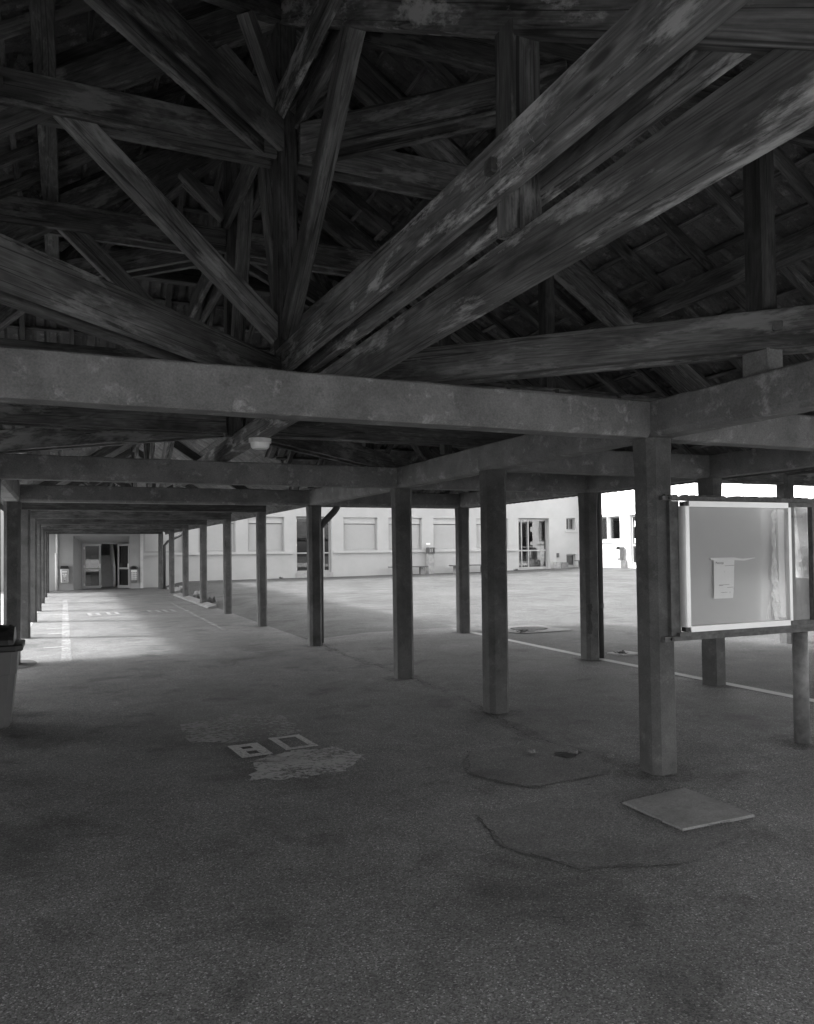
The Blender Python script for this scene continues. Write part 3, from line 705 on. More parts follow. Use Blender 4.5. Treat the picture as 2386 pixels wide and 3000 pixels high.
# bulkhead lamp under the long beam
lp = thing('bulkhead_lamp', (1.625, 6.95, 2.635), 'oval bulkhead lamp fixed under the long middle beam', 'lamp')
def oval(m, rx, ry, z0, z1, k0=1.0, k1=1.0, n=24):
    v = [(rx * k0 * math.cos(2 * math.pi * i / n), ry * k0 * math.sin(2 * math.pi * i / n), z0) for i in range(n)] + [(rx * k1 * math.cos(2 * math.pi * i / n), ry * k1 * math.sin(2 * math.pi * i / n), z1) for i in range(n)]
    m.add(v, [(i, (i + 1) % n, n + (i + 1) % n, n + i) for i in range(n)] + [tuple(range(n))[::-1], tuple(range(n, 2 * n))])
Ml = T(1.625, 6.95, 2.635)
m = MB(); oval(m, .103, .08, -.04, 0); m.obj('housing', MLAMP, Ml, lp)
m = MB(); oval(m, .09, .07, -.082, -.041, .93, 1); oval(m, .09, .07, -.096, -.0825, .75, .92); m.obj('lens', MLENS, Ml, lp)

# ------------------------------------------------------------------ walkway roof beyond the pavilion
WR = thing('walkway_roof', (XC, 25, ZT), 'long low gabled timber roof over the walkway to the far entrance', 'roof')
HW = 2.67; ZE = 2.56; YE = 37.4
ZRD = ZE + HW * SL
npl = 0
def deck_z(dx): return ZRD - SL * abs(dx)
# boarded underside: one plank after the other
for sx in (-1, 1):
    i = 0; dx = 0.02
    while dx < HW - .05:
        w_ = 0.19; d1 = min(dx + w_ - .008, HW)
        y0 = max(Y2 + 3.13 + dx, 11.05); m = MB(); yy = y0
        z0, z1 = deck_z(dx), deck_z(d1)
        m.add([(XC + sx * dx, y0, z0), (XC + sx * d1, y0 + (d1 - dx), z1), (XC + sx * d1, YE, z1), (XC + sx * dx, YE, z0), (XC + sx * dx, y0, z0 + .02), (XC + sx * d1, y0 + (d1 - dx), z1 + .02), (XC + sx * d1, YE, z1 + .02), (XC + sx * dx, YE, z0 + .02)],
              [(0, 3, 2, 1), (4, 5, 6, 7), (0, 1, 5, 4), (1, 2, 6, 5), (2, 3, 7, 6), (3, 0, 4, 7)])
        m.obj('roof_plank', MBOARD, I4, WR); dx += w_
m = MB()
for sx in (-1, 1):
    m.add([(XC, Y2 + 3.13, ZRD + .03), (XC + sx * (HW + .02), Y2 + RE, deck_z(HW) + .03), (XC + sx * (HW + .02), YE + .1, deck_z(HW) + .03), (XC, YE + .1, ZRD + .03),
           (XC, Y2 + 3.13, ZRD + .08), (XC + sx * (HW + .02), Y2 + RE, deck_z(HW) + .08), (XC + sx * (HW + .02), YE + .1, deck_z(HW) + .08), (XC, YE + .1, ZRD + .08)],
          [(0, 1, 2, 3), (7, 6, 5, 4), (1, 5, 6, 2), (2, 6, 7, 3), (0, 4, 5, 1)])
m.obj('roof_covering', MTILE, I4, WR)
for i in range(1, 8):
    y = YD + DY * i - .0
    for s in (-1, 1):
        if i == 7 and s > 0: continue
        beam('tie_beam', (XL - .06, y + s * .135, 2.575), (XR + .06, y + s * .135, 2.575), .055, .225, MWD, WR, None, .005)
    beam('king_post', (XC, y, 2.6), (XC, y, ZRD - .02), .12, .12, MWD, WR, None, .006, up=(0, 1, 0))
    for sx in (-1, 1):
        a, b = (XC + sx * .06, y, ZRD - .12), (XC + sx * (HW - .25), y, deck_z(HW - .25) - .11)
        beam('principal_rafter', a, b, .10, .16, MWD, WR, None, .005)
        beam('strut', (XC + sx * .06, y, 2.75), (XC + sx * 1.2, y, deck_z(1.2) - .15), .08, .1, MW, WR, None, .005)
    for sx in (-1, 1):
        beam('king_strut', (XC, y + sx * .06, 2.9), (XC, y + sx * 1.0, ZRD - .12), .08, .1, MW, WR, None, .005)
for x in (XL, XR): beam('wall_plate', (x, YD + .2, 2.745), (x, YE, 2.745), .10, .09, MWD, WR)
beam('ridge_beam', (XC, Y2 + 3.3, ZRD - .08), (XC, YE, ZRD - .08), .08, .16, MWD, WR)
for sx in (-1, 1): beam('eave_board', (XC + sx * (HW + .02), Y2 + RE + .05, deck_z(HW) - .03), (XC + sx * (HW + .02), YE, deck_z(HW) - .03), .025, .13, MWD, WR)

# right wing roof
RW = thing('wing_roof', (12, YB, 2.7), 'low timber roof branching off to the right behind the notice board', 'roof')
for s, yy in ((-1, 4.2), (1, 9.35)):
    m = MB(); x0, x1 = 7.5, 26.0; ze, zr_ = 2.78, 4.35
    m.add([(x0, YB, zr_), (x1, YB, zr_), (x1, yy, ze), (x0, yy, ze), (x0, YB, zr_ + .07), (x1, YB, zr_ + .07), (x1, yy, ze + .07), (x0, yy, ze + .07)],
          [(0, 1, 2, 3), (7, 6, 5, 4), (2, 6, 7, 3), (1, 5, 6, 2), (0, 3, 7, 4)])
    m.obj('roof_slope', MBOARD, I4, RW)
beam('wall_plate', (6.9, YC, 2.70), (26, YC, 2.70), .14, .22, MW, RW)
beam('wall_plate', (6.9, YA, 2.70), (26, YA, 2.70), .14, .22, MW, RW)
beam('eave_board', (7.5, 9.37, 2.74), (26, 9.37, 2.74), .03, .2, MWD, RW)
for x in (10.65, 14.5, 18.4): beam('tie_beam', (x, YA, 2.84), (x, YC + .06, 2.84), .16, .22, MWD, RW)

# downpipes
m = MB(); m.tube([(6.965, YC + .04, 0.0), (6.965, YC + .04, 2.45), (7.12, YC + .04, 2.6)], .05, 12)
dp = thing('downpipe', (6.965, YC + .04, 0), 'dark downpipe beside the crumbled outer column', 'pipe', 'rainwater downpipes')
m.obj('pipe', MPIPE, I4, dp, smooth=True)
for z in (0.75, 2.0):
    m = MB(); m.tube([(6.965, YC + .04, z), (6.965, YC + .04, z + .07)], .058, 12); m.obj('bracket', MPIPE, I4, dp)
dp = thing('downpipe', (4.05, YD + .25, 0), 'curved swan neck downpipe bending behind the fourth near column', 'pipe', 'rainwater downpipes')
m = MB(); m.tube([(4.34, YD + .05, 2.54), (4.34, YD + .05, 2.42), (4.325, YD + .06, 2.36), (4.28, YD + .08, 2.29), (4.12, YD + .14, 2.11), (4.05, YD + .16, 2.0), (4.04, YD + .16, 0.02)], .058, 12); m.obj('pipe', MPIPE, I4, dp, smooth=True)
dp = thing('downpipe', (4.0, YD + DY * 6 + .2, 0), 'dark downpipe with a swan neck at the far end of the walkway', 'pipe', 'rainwater downpipes')
yp = YD + DY * 6 + .05
m = MB(); m.tube([(4.95, yp, 2.55), (4.75, yp, 2.4), (4.2, yp, 2.12), (4.06, yp, 1.95), (4.05, yp, .02)], .06, 12); m.obj('pipe', MPIPE, I4, dp, smooth=True)

# ------------------------------------------------------------------ buildings
def wall_holes(u0, u1, z0, z1, holes, depth):
    """front face in the plane v=0 with openings and reveals going to v=depth; returns verts (u, v, z) and faces"""
    us = sorted(set([u0, u1] + [h[0] for h in holes] + [h[1] for h in holes])); zs = sorted(set([z0, z1] + [h[2] for h in holes] + [h[3] for h in holes]))
    m = MB()
    for a, b in zip(us, us[1:]):
        for c, d in zip(zs, zs[1:]):
            cu_, cz_ = (a + b) / 2, (c + d) / 2
            if any(h[0] < cu_ < h[1] and h[2] < cz_ < h[3] for h in holes): continue
            m.add([(a, 0, c), (b, 0, c), (b, 0, d), (a, 0, d)], [(0, 1, 2, 3)])
    for a, b, c, d in holes:
        m.add([(a, 0, c), (b, 0, c), (b, 0, d), (a, 0, d), (a, depth, c), (b, depth, c), (b, depth, d), (a, depth, d)],
              [(0, 4, 5, 1), (1, 5, 6, 2), (2, 6, 7, 3), (3, 7, 4, 0)])
    return m
def shutter_mesh(wd, z0, z1, zbox):
    m = MB(); pitch = 0.05; n = int((zbox - z0) / pitch); v = []; 
    for i in range(n):
        za = z0 + i * pitch
        for zz, d in ((za + .001, .022), (za + .012, 0.003), (za + .036, 0), (za + .049, .022)): v.append((zz, d))
    vs = []; f = []
    for k, (zz, d) in enumerate(v): vs += [(0, d, zz), (wd, d, zz)]
    for k in range(len(v) - 1): f.append((2 * k, 2 * k + 1, 2 * k + 3, 2 * k + 2))
    m.add(vs, f); return m
def framed(parent, name, x0, x1, z0, z1, y, cols, rails, fw=0.07, hinge=True, mat=None, Mx=I4, glz=None):
    """a glazed leaf: stiles, rails and panes; the object's mesh is the frame, panes are its children"""
    mat = mat or MFRAME; m = MB(); y0, y1 = y - .03, y + .03
    xs_ = [x0] + cols + [x1]
    m.box(x0, x0 + fw, y0, y1, z0, z1); m.box(x1 - fw, x1, y0, y1, z0, z1)
    m.box(x0 + fw, x1 - fw, y0 + .001, y1 - .001, z1 - fw, z1); m.box(x0 + fw, x1 - fw, y0 + .001, y1 - .001, z0, z0 + fw * 1.4)
    for c in cols: m.box(c - fw / 2, c + fw / 2, y0 + .002, y1 - .002, z0 + fw * 1.4, z1 - fw)
    edges = [x0 + fw] + [e for c in cols for e in (c - fw / 2, c + fw / 2)] + [x1 - fw]
    zz = [z0 + fw * 1.4] + [e for r_ in rails for e in (r_ - fw / 2, r_ + fw / 2)] + [z1 - fw]
    for i in range(0, len(edges), 2):
        for r_ in rails: m.box(edges[i], edges[i + 1], y0 + .003, y1 - .003, r_ - fw / 2, r_ + fw / 2)
    fr = m.obj(name, mat, Mx, parent)
    for i in range(0, len(edges), 2):
        for j in range(0, len(zz), 2):
            p = MB(); p.box(edges[i] - .005, edges[i + 1] + .005, y - .004, y + .004, zz[j] - .005, zz[j + 1] + .005); p.obj('pane', glz or MGL, Mx, fr)
    if hinge:
        for hz in (z0 + .18, (z0 + z1) / 2, z1 - .18):
            h = MB(); h.box(x0 + .01, x0 + .05, y0 - .035, y0 - .001, hz - .05, hz + .05); h.obj('hinge', MALU, Mx, fr)
    return fr

YF = 38.2; ZTOP, ZSIL = 3.37, 1.62
wins = [(3.4, 5.17), (5.89, 7.68), (8.29, 10.13), (13.29, 15.2), (15.84, 17.82), (18.5, 20.45), (21.2, 23.28)]
doors = [(10.76, 12.64, .52), (23.97, 26.08, .45)]
CB = thing('classroom_block', (15.7, YF, .3), 'pale rendered school block with a row of closed roller shutters facing the courtyard', 'building')
holes = [(a, b, ZSIL, ZTOP) for a, b in wins] + [(a, b, c, ZTOP + .03) for a, b, c in doors] + [(27.3, 27.95, 2.70, 3.43), (27.28, 27.96, .55, 1.265)]
m = wall_holes(3.255, 28.2, -.1, 6.2, holes, .30); m.obj('wall', MPL, T(0, YF, 0), CB)
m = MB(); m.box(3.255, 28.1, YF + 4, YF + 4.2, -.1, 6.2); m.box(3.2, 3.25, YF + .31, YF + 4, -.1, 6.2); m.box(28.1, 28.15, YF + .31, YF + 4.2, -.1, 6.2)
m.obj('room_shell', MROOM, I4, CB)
m = MB(); m.box(2.9, 29, YF - .45, YF + 5, 6.2, 6.45); m.obj('roof', MPLW, I4, CB)
for (a, b) in wins:
    wn = MB(); wn.box(a, b, YF + .17, YF + .29, 3.05, ZTOP); wo = wn.obj('window', MSHUT, I4, CB)
    fm = MB(); fm.box(a, a + .06, YF + .10, YF + .17, ZSIL, ZTOP); fm.box(b - .06, b, YF + .10, YF + .17, ZSIL, ZTOP); fm.box(a + .06, b - .06, YF + .16, YF + .2, ZSIL, ZSIL + .09); fm.obj('frame', MFRAME, I4, wo)
    sh = shutter_mesh(b - a - .12, ZSIL + .09, ZTOP, 3.05); sh.obj('shutter', MSHUT, T(a + .06, YF + .19, 0), wo)
for a, b in ((3.3, 10.56), (12.73, 17.95), (18.42, 23.84)):
    m = MB(); m.box(a, b, YF - .10, YF + .16, 1.505, ZSIL - .003); m.obj('window_sill', MSILL, I4, CB)
framed(CB, 'door', 10.78, 12.62, .53, ZTOP + .0, YF + .25, [12.28], [1.53], .07)
framed(CB, 'door', 23.99, 26.06, .46, ZTOP + .0, YF + .27, [24.32, 24.78], [1.52], .075)
framed(CB, 'window', 27.31, 27.94, 2.71, 3.42, YF + .22, [27.62], [], .05, False)
framed(CB, 'window', 27.29, 27.95, .56, 1.255, YF + .22, [], [], .05, False)
m = MB(); m.box(27.2, 28.08, YF - .08, YF + .2, 2.60, 2.697); m.obj('window_sill', MSILL, I4, CB)
for (a, b, c) in doors:
    m = MB(); m.box(a - .05, b + .05, YF - .07, YF + .2, c - .25, c - .005); m.obj('door_step', MKERB, I4, CB)
m = MB(); m.box(26.58, 26.72, YF - .07, YF - .003, 1.09, 1.345); m.obj('wall_ashtray', MDKG, I4, CB)

# sunlit wing whose wall faces the walkway
XW = 28.2
WB = thing('white_wing', (XW, 30, .5), 'sunlit white school wing at the right of the courtyard', 'building')
wh = [(35.55 - 2 * 0, 36.5, 2.03, 3.40), (34.44, 35.5, 2.03, 3.40), (31.7, 33.69, .66, 3.42)]
m = wall_holes(10, YF, -.2, 6.2, [(YF - 0 + 10 - h[1], YF + 10 - h[0], h[2], h[3]) for h in [(a - 0, b, c, d) for a, b, c, d in wh]], .28)
m.obj('wall', MPLW, Matrix(((0, 1, 0, XW), (-1, 0, 0, YF + 10), (0, 0, 1, 0), (0, 0, 0, 1))), WB)
m = MB(); m.box(XW + 4, XW + 4.2, 10, YF, -.2, 6.2); m.box(XW + .3, XW + 4, 9.9, 10, -.2, 6.2); m.box(XW + .3, XW + 4.2, YF, YF + .1, -.2, 6.2); m.obj('room_shell', MROOM, I4, WB)
m = MB(); m.box(XW - .4, XW + 5, 9.5, YF - .5, 6.2, 6.45); m.obj('roof', MPLW, I4, WB)
Mw_ = Matrix(((0, 1, 0, XW), (-1, 0, 0, 0), (0, 0, 1, 0), (0, 0, 0, 1)))
framed(WB, 'window', -36.48, -35.57, 2.05, 3.38, .2, [], [], .06, False, None, Mw_)
framed(WB, 'window', -35.48, -34.46, 2.05, 3.38, .2, [], [], .06, False, None, Mw_)
framed(WB, 'door', -33.66, -31.72, .68, 3.40, .2, [-32.7], [1.75], .09, False, None, Mw_)
m = MB(); m.box(XW - .1, XW + .2, 34.3, 36.7, 1.91, 2.028); m.obj('window_sill', MPLW, I4, WB)
for k, z in enumerate((2.75, 1.85)):
    m = MB(); m.box(XW + .155, XW + .16, 33.2, 33.45, z, z + .32 - .06 * k); m.obj('poster', MPAPER, I4, WB)
dp = thing('downpipe', (XW - .12, 25.74, .5), 'pale downpipe with a kink on the sunlit white wing', 'pipe', 'rainwater downpipes')
m = MB(); m.tube([(XW - .35, 25.6, 6.1), (XW - .3, 25.6, 4.75), (XW - .12, 25.74, 4.45), (XW - .12, 25.74, .4)], .07, 10); m.obj('pipe', MPIPEL, I4, dp, smooth=True)

# entrance block at the end of the walkway
YEN = 37.6
EB = thing('entrance_block', (1.5, YEN, 0), 'grey rendered entrance wall with an open glazed double door at the walkway end', 'building')
m = wall_holes(-7, 3.255, -.1, 6.2, [(.33, 2.72, -.1, 2.43)], .02); m.obj('wall', MPLG, T(0, YEN, 0), EB)
m = MB()
fr_ = [(.33, YEN + .02, 0), (.33, YEN + .02, 2.43), (2.72, YEN + .02, 2.43), (2.72, YEN + .02, 0)]
bk_ = [(.70, 38.32, 0), (.70, 38.32, 2.09), (2.70, 38.32, 2.09), (2.70, 38.32, 0)]
m.add(fr_ + bk_, [(0, 4, 5, 1), (1, 5, 6, 2), (2, 6, 7, 3)])
m.obj('splayed_reveal', MPLG, I4, EB)
m = MB(); m.box(3.255, 3.30, YEN, YF - .003, -.1, 6.2); m.box(3.17, 3.2545, YEN - .03, YEN - .002, 0, 2.6); m.obj('corner_trim', MPIPEL, I4, EB)
m = MB()   # hallway
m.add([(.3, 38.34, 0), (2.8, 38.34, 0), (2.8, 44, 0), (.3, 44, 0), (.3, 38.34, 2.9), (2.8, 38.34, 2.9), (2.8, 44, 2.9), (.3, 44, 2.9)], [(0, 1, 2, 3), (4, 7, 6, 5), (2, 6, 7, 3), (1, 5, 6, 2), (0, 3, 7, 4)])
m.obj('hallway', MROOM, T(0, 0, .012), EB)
for i in range(9):
    m = MB(); m.box(1.2, 2.12, 40.2 + i * .28, 40.2 + (i + 1) * .28, .013, .17 * (i + 1)); m.obj('stair_step', MSTAIR, I4, EB)
m = MB(); m.add([(2.13, 39.9, .02), (2.13, 43, .02), (2.13, 43, 2.7), (2.13, 39.9, .95), (2.23, 39.9, .02), (2.23, 43, .02), (2.23, 43, 2.7), (2.23, 39.9, .95)], [(0, 1, 2, 3), (7, 6, 5, 4), (0, 3, 7, 4), (3, 2, 6, 7)]); m.obj('stair_parapet', MPLW, I4, EB)
m = MB(); m.add([(2.3, 39.5, 2.0), (2.3, 39.5, 2.8), (1.5, 42, 2.8), (1.9, 42, 1.4)], [(0, 1, 2, 3)]); 
m = MB(); m.box(.70, .76, 38.27, 38.33, .01, 2.09); m.box(2.255, 2.70, 38.30, 38.33, .01, 2.09); m.box(.76, 2.255, 38.272, 38.328, 2.055, 2.088); m.obj('door_frame', MFRAME, I4, EB)
framed(EB, 'door', .765, 1.51, .03, 2.05, 38.29, [], [.93], .085)
d2 = framed(EB, 'door', 0, .74, .03, 2.05, 0, [], [.93], .085, False, None, T(2.25, 38.25, 0) @ Matrix.Rotation(R(-50), 4, 'Z'))
m = MB(); m.box(.66, .72, -.06, -.031, .9, 1.15); m.obj('handle', MALU, T(2.25, 38.25, 0) @ Matrix.Rotation(R(-50), 4, 'Z'), d2)
m = MB(); m.box(.75 + .69, .75 + .75, 38.2, 38.259, .95, 1.16); m.obj('handle', MALU, I4, EB)
dp = thing('downpipe', (-.33, YEN - .07, 0), 'pale downpipe at the left of the open entrance', 'pipe', 'rainwater downpipes')
m = MB(); m.tube([(-.33, YEN - .07, 1.62), (-.33, YEN - .07, 3.2)], .05, 10); m.tube([(-.35, YEN - .07, .02), (-.35, YEN - .07, 1.62)], .062, 10); m.obj('pipe', MPIPEL, I4, dp, smooth=True)
for z in (.6, 1.6):
    m = MB(); m.tube([(-.345, YEN - .07, z), (-.345, YEN - .07, z + .06)], .072, 10); m.obj('bracket', MPIPEL, I4, dp)

m = MB(); m.box(-9, -5.6, 2.0, 11.3, -.1, 3.4); m.box(-9.2, -5.4, 1.8, 11.5, 3.401, 3.6)  # added off-view block that stops light from the left reaching the columns
tag(m.obj('added_light_block', MPLG), 'added unseen block left of the pavilion, keeping side light off the columns', kind='structure')

# ------------------------------------------------------------------ courtyard furniture
def bench(x0, x1, y, z, label):
    b = thing('bench', ((x0 + x1) / 2, y, z), label, 'bench', 'low benches along the shuttered facade')
    m = MB(); m.box(x0, x1, y - .17, y + .17, z + .39, z + .45); m.obj('seat', MBENCH, I4, b)
    for x in (x0 + .38, x1 - .28):
        m = MB(); m.box(x - .13, x + .13, y - .12, y + .12, z - .03, z + .389); m.obj('leg', MSLAB, I4, b)
        m = MB(); m.box(x - .11, x - .03, y - .15, y - .122, z + .28, z + .37); m.obj('bracket', MDKG, I4, b)
bench(15.6, 17.8, 37.6, gz(16.7, 37.6), 'low bench left of the drinking fountain post')
bench(19.2, 21.55, 37.6, gz(20.4, 37.6), 'low bench right of the drinking fountain post')
bench(27.3, 28.0, 37.3, gz(27.7, 37.3), 'short bench in the corner beside the white wing')
fp = thing('drinking_fountain', (18.18, 37.95, gz(18.2, 38)), 'narrow concrete drinking fountain post with an open box on top', 'fountain')
zf = gz(18.2, 38)
m = MB(); m.box(18.0, 18.34, 37.8, 38.1, zf - .02, 1.42); m.obj('post', MKERB, I4, fp)
m = MB(); m.box(18.0, 18.36, 37.72, 37.78, 1.42, 1.48); m.box(18.0, 18.36, 37.72, 37.78, 1.69, 1.75); m.box(18.0, 18.08, 37.721, 37.779, 1.48, 1.69); m.box(18.28, 18.36, 37.721, 37.779, 1.48, 1.69); m.box(18.0, 18.36, 37.78, 38.1, 1.42, 1.75); m.obj('box', MDKG, I4, fp)
m = MB(); m.tube([(18.1, 37.76, 1.5), (18.1, 37.76, 1.66)], .015, 8); m.tube([(18.2, 37.76, 1.5), (18.2, 37.76, 1.68)], .02, 8); m.obj('tap', MALU, I4, fp)
m = MB(); n = 12; v = [(18.17 + .12 * math.cos(math.pi * i / n), 37.9, 1.752 + .10 * math.sin(math.pi * i / n)) for i in range(n + 1)]; v2 = [(a, b + .12, c) for a, b, c in v]
m.add(v + v2, [tuple(range(n + 1)), tuple(range(n + 1, 2 * n + 2))[::-1]] + [(i, n + 1 + i, n + 2 + i, i + 1) for i in range(n)]); m.obj('arched_cap', MPL, I4, fp)
m = MB(); m.box(18.05, 18.3, YF - .012, YF - .002, 1.9, 2.0); tag(m.obj('wall_plaque', MPLW), 'small pale plaque on the facade above the drinking fountain', 'plaque')
# machine block beside the right glazed door
mb = thing('concrete_block', (26.7, 37.9, gz(26.7, 37.9)), 'two low concrete blocks by the right glazed door', 'block')
zz0 = gz(26.7, 37.9)
m = MB(); m.box(26.3, 26.58, 37.75, 38.1, zz0 - .02, .83); m.obj('narrow_block', MKERB, I4, mb)
m = MB(); pr = [(26.6, zz0 - .02), (27.05, zz0 - .02), (27.05, .75), (27.0, .8), (26.68, .8), (26.6, .72)]
m.add([(a, 37.7, b) for a, b in pr] + [(a, 38.1, b) for a, b in pr], [tuple(range(6)), tuple(range(6, 12))[::-1]] + [(i, 6 + i, 6 + (i + 1) % 6, (i + 1) % 6) for i in range(6)]); m.obj('wide_block', MSLAB, I4, mb)

def sticker(parent, Mx, x0, x1, z0, z1, rows, cols, y):
    m = MB(); m.add([(x0, y, z0), (x1, y, z0), (x1, y, z1), (x0, y, z1)], [(0, 1, 2, 3)]); st = m.obj('label_sheet', MPAPER, Mx, parent)
    dx, dz = (x1 - x0) / cols, (z1 - z0) / (rows + 1)
    m = MB()
    for r_ in range(rows):
        for c in range(cols):
            a = x0 + dx * (c + .18); b = x0 + dx * (c + .82); z = z0 + dz * (r_ + .25); m.add([(a, y - .0015, z), (b, y - .0015, z), (b, y - .0015, z + dz * .55), (a, y - .0015, z + dz * .55)], [(0, 1, 2, 3)])
    m.obj('pictograms', MDKG, Mx, st)['kind'] = 'stuff'
def hood_bin(Mx, label, pale=False):
    p = Mx.translation; b = thing('litter_bin', tuple(p), label, 'bin', 'wall mounted litter bins')
    m = MB(); v = []; n = 8
    prof = [(.0, .13, .11), (.02, .15, .13), (.62, .175, .155)]
    for z, hx, hy in prof:
        for q in chamfer_prof(hx * 2, hy * 2, .04): v.append((q[0], q[1], z))
    m.add(v, [(r_ * n + i, r_ * n + (i + 1) % n, (r_ + 1) * n + (i + 1) % n, (r_ + 1) * n + i) for r_ in range(2) for i in range(n)] + [tuple(range(8))[::-1], tuple(range(16, 24))])
    m.obj('body', MBINL if pale else MBIN, Mx, b)
    if not pale:
        m = MB(); n = 10; v = []
        for y in (-.165, .165):
            for i in range(n + 1): v.append((.19 * math.cos(math.pi * i / n), y, .62 + .15 * math.sin(math.pi * i / n)))
            for i in range(n + 1): v.append((.13 * math.cos(math.pi * i / n), y, .635 + .105 * math.sin(math.pi * i / n)))
        k = n + 1
        f = [(i, i + 1, 2 * k + i + 1, 2 * k + i) for i in range(n)] + [(k + i + 1, k + i, 3 * k + i, 3 * k + i + 1) for i in range(n)]
        f += [(i + 1, i, k + i, k + i + 1) for i in range(n)] + [(2 * k + i, 2 * k + i + 1, 3 * k + i + 1, 3 * k + i) for i in range(n)] + [tuple(range(2 * k, 3 * k))[::-1]]
        m.add(v, f); m.obj('hood', MDKG, Mx, b)
        m = MB(); m.add([(.128 * math.cos(math.pi * i / n), -.05, .636 + .10 * math.sin(math.pi * i / n)) for i in range(n + 1)], [tuple(range(n + 1))]); m.obj('opening', MBLK, Mx, b)
        sticker(b, Mx @ T(0, -.155, 0) @ Matrix.Rotation(R(2), 4, 'X'), -.13, .13, .12, .58, 4, 4, -.008)
    else:
        m = MB(); m.add([(-.19, -.17, .62), (.19, -.17, .62), (.19, .17, .62), (-.19, .17, .62), (-.19, -.17, .645), (.19, -.17, .645), (.19, .17, .645), (-.19, .17, .645), (-.15, -.02, .75), (.13, -.02, .75), (.13, .16, .75), (-.15, .16, .75)],
                        [(3, 2, 1, 0), (0, 1, 5, 4), (1, 2, 6, 5), (2, 3, 7, 6), (3, 0, 4, 7), (4, 5, 9, 8), (5, 6, 10, 9), (6, 7, 11, 10), (7, 4, 8, 11), (8, 9, 10, 11)]); m.obj('lid', MBLK, Mx, b)
        Mq = Mx @ T(0, -.155, 0) @ Matrix.Rotation(R(2.2), 4, 'X')
        m = MB(); m.add([(-.12, -.008, .04), (.12, -.008, .04), (.12, -.008, .57), (-.12, -.008, .57)], [(0, 1, 2, 3)]); lb = m.obj('label_sheet', plain('label_grey', .33), Mq, b)
        m = MB()
        for (a, c, bb, d) in ((-.10, .46, .10, .54), (-.09, .36, -.02, .41), (0, .35, .08, .41), (-.06, .29, .06, .33), (-.03, .22, 0, .25), (0, .15, .03, .18)): m.add([(a, -.0095, c), (bb, -.0095, c), (bb, -.0095, d), (a, -.0095, d)], [(0, 1, 2, 3)])
        m.obj('pale_print', MPAPER, Mq, lb)['kind'] = 'stuff'
        m = MB(); m.add([(-.02, -.0095, .12), (.02, -.0095, .12), (0, -.0095, .06)], [(2, 1, 0)]); m.obj('dark_print', MINK, Mq, lb)
hood_bin(T(-.02, YEN - .17, .34), 'pale litter bin with a dark lid on the wall left of the entrance', True)
hood_bin(T(2.87, YEN - .17, .28), 'dark hooded litter bin on the wall right of the open entrance door')
zb = gz(28, 34.2)
hood_bin(T(27.93, 34.1, zb + .42) @ Matrix.Rotation(R(-90), 4, 'Z'), 'hooded litter bin on a concrete plinth before the white wing')
m = MB(); m.box(27.72, 28.12, 33.85, 34.6, zb - .1, zb + .415); tag(m.obj('bin_plinth', MKERB), 'square concrete plinth under the hooded bin by the white wing', 'plinth')

# grey pedal-less waste bin at the left edge
bx, by = -.70, 8.22
gb = thing('waste_bin', (bx, by, 0), 'grey tapered waste bin with a domed black swing lid at the left edge', 'bin')
m = MB(); v = []; n = 8
for z, hx, hy, c in ((.0, .2, .17, .05), (.015, .225, .195, .05), (.06, .235, .2, .05), (.50, .275, .24, .05), (.505, .285, .25, .05), (.72, .30, .265, .05)):
    for q in chamfer_prof(hx * 2, hy * 2, c): v.append((q[0], q[1], z))
m.add(v, [(r_ * n + i, r_ * n + (i + 1) % n, (r_ + 1) * n + (i + 1) % n, (r_ + 1) * n + i) for r_ in range(5) for i in range(n)] + [tuple(range(8))[::-1]])
m.obj('body', MBIN, T(bx, by, 0), gb)
m = MB(); v = []
for z, hx, hy in ((.715, .335, .295), (.725, .342, .30), (.765, .342, .30), (.775, .33, .29)):
    for q in chamfer_prof(hx * 2, hy * 2, .06): v.append((q[0], q[1], z))
m.add(v, [(r_ * n + i, r_ * n + (i + 1) % n, (r_ + 1) * n + (i + 1) % n, (r_ + 1) * n + i) for r_ in range(3) for i in range(n)] + [tuple(range(8))[::-1], tuple(range(24, 32))])
m.obj('rim', MBLK, T(bx, by, 0), gb)
m = MB(); v = []; K = 12
for x in (-.27, -.22, .22, .265):
    sc = .86 if abs(x) > .25 else 1.0
    for i in range(K + 1):
        a = math.pi * i / K; v.append((x, .27 * math.cos(a) * sc, .775 + .17 * math.sin(a) * sc))
m.add(v, [(s * (K + 1) + i, s * (K + 1) + i + 1, (s + 1) * (K + 1) + i + 1, (s + 1) * (K + 1) + i) for s in range(3) for i in range(K)] + [tuple(range(K + 1)), tuple(range(3 * (K + 1), 4 * (K + 1)))[::-1]])
m.obj('swing_lid', MBLK, T(bx, by, 0), gb, smooth=False)

# ------------------------------------------------------------------ notice board
NB = thing('notice_board', (4.5, 4.22, .94), 'aluminium framed glazed notice board bolted to the near column, paper inside', 'notice board')
yb = 4.20
def bar(name, x0, x1, z0, z1, y0, y1, mat, parent, lab=None):
    m = MB(); m.box(x0, x1, y0, y1, z0, z1); return m.obj(name, mat, I4, parent, lab)
bar('top_rail', 3.84, 7.2, 1.935, 1.965, yb + .03, yb + .09, MSTEEL, NB); 
bar('bottom_rail', 3.84, 7.2, .938, .972, yb + .03, yb + .09, MSTEEL, NB)
bar('gap_filler', 3.905, 3.99, .975, 1.93, yb + .034, yb + .08, MSTEEL, NB)  # added dark box closing the bright gap between frame and column
bar('packing_rail', 3.95, 5.35, .973, .998, yb + .0, yb + .05, MSTEEL, NB)
for z in (1.95, .955):
    m = MB(); m.tube([(3.90, yb + .028, z), (3.90, yb + .012, z)], .012, 8); m.obj('bolt', MBLK, I4, NB)
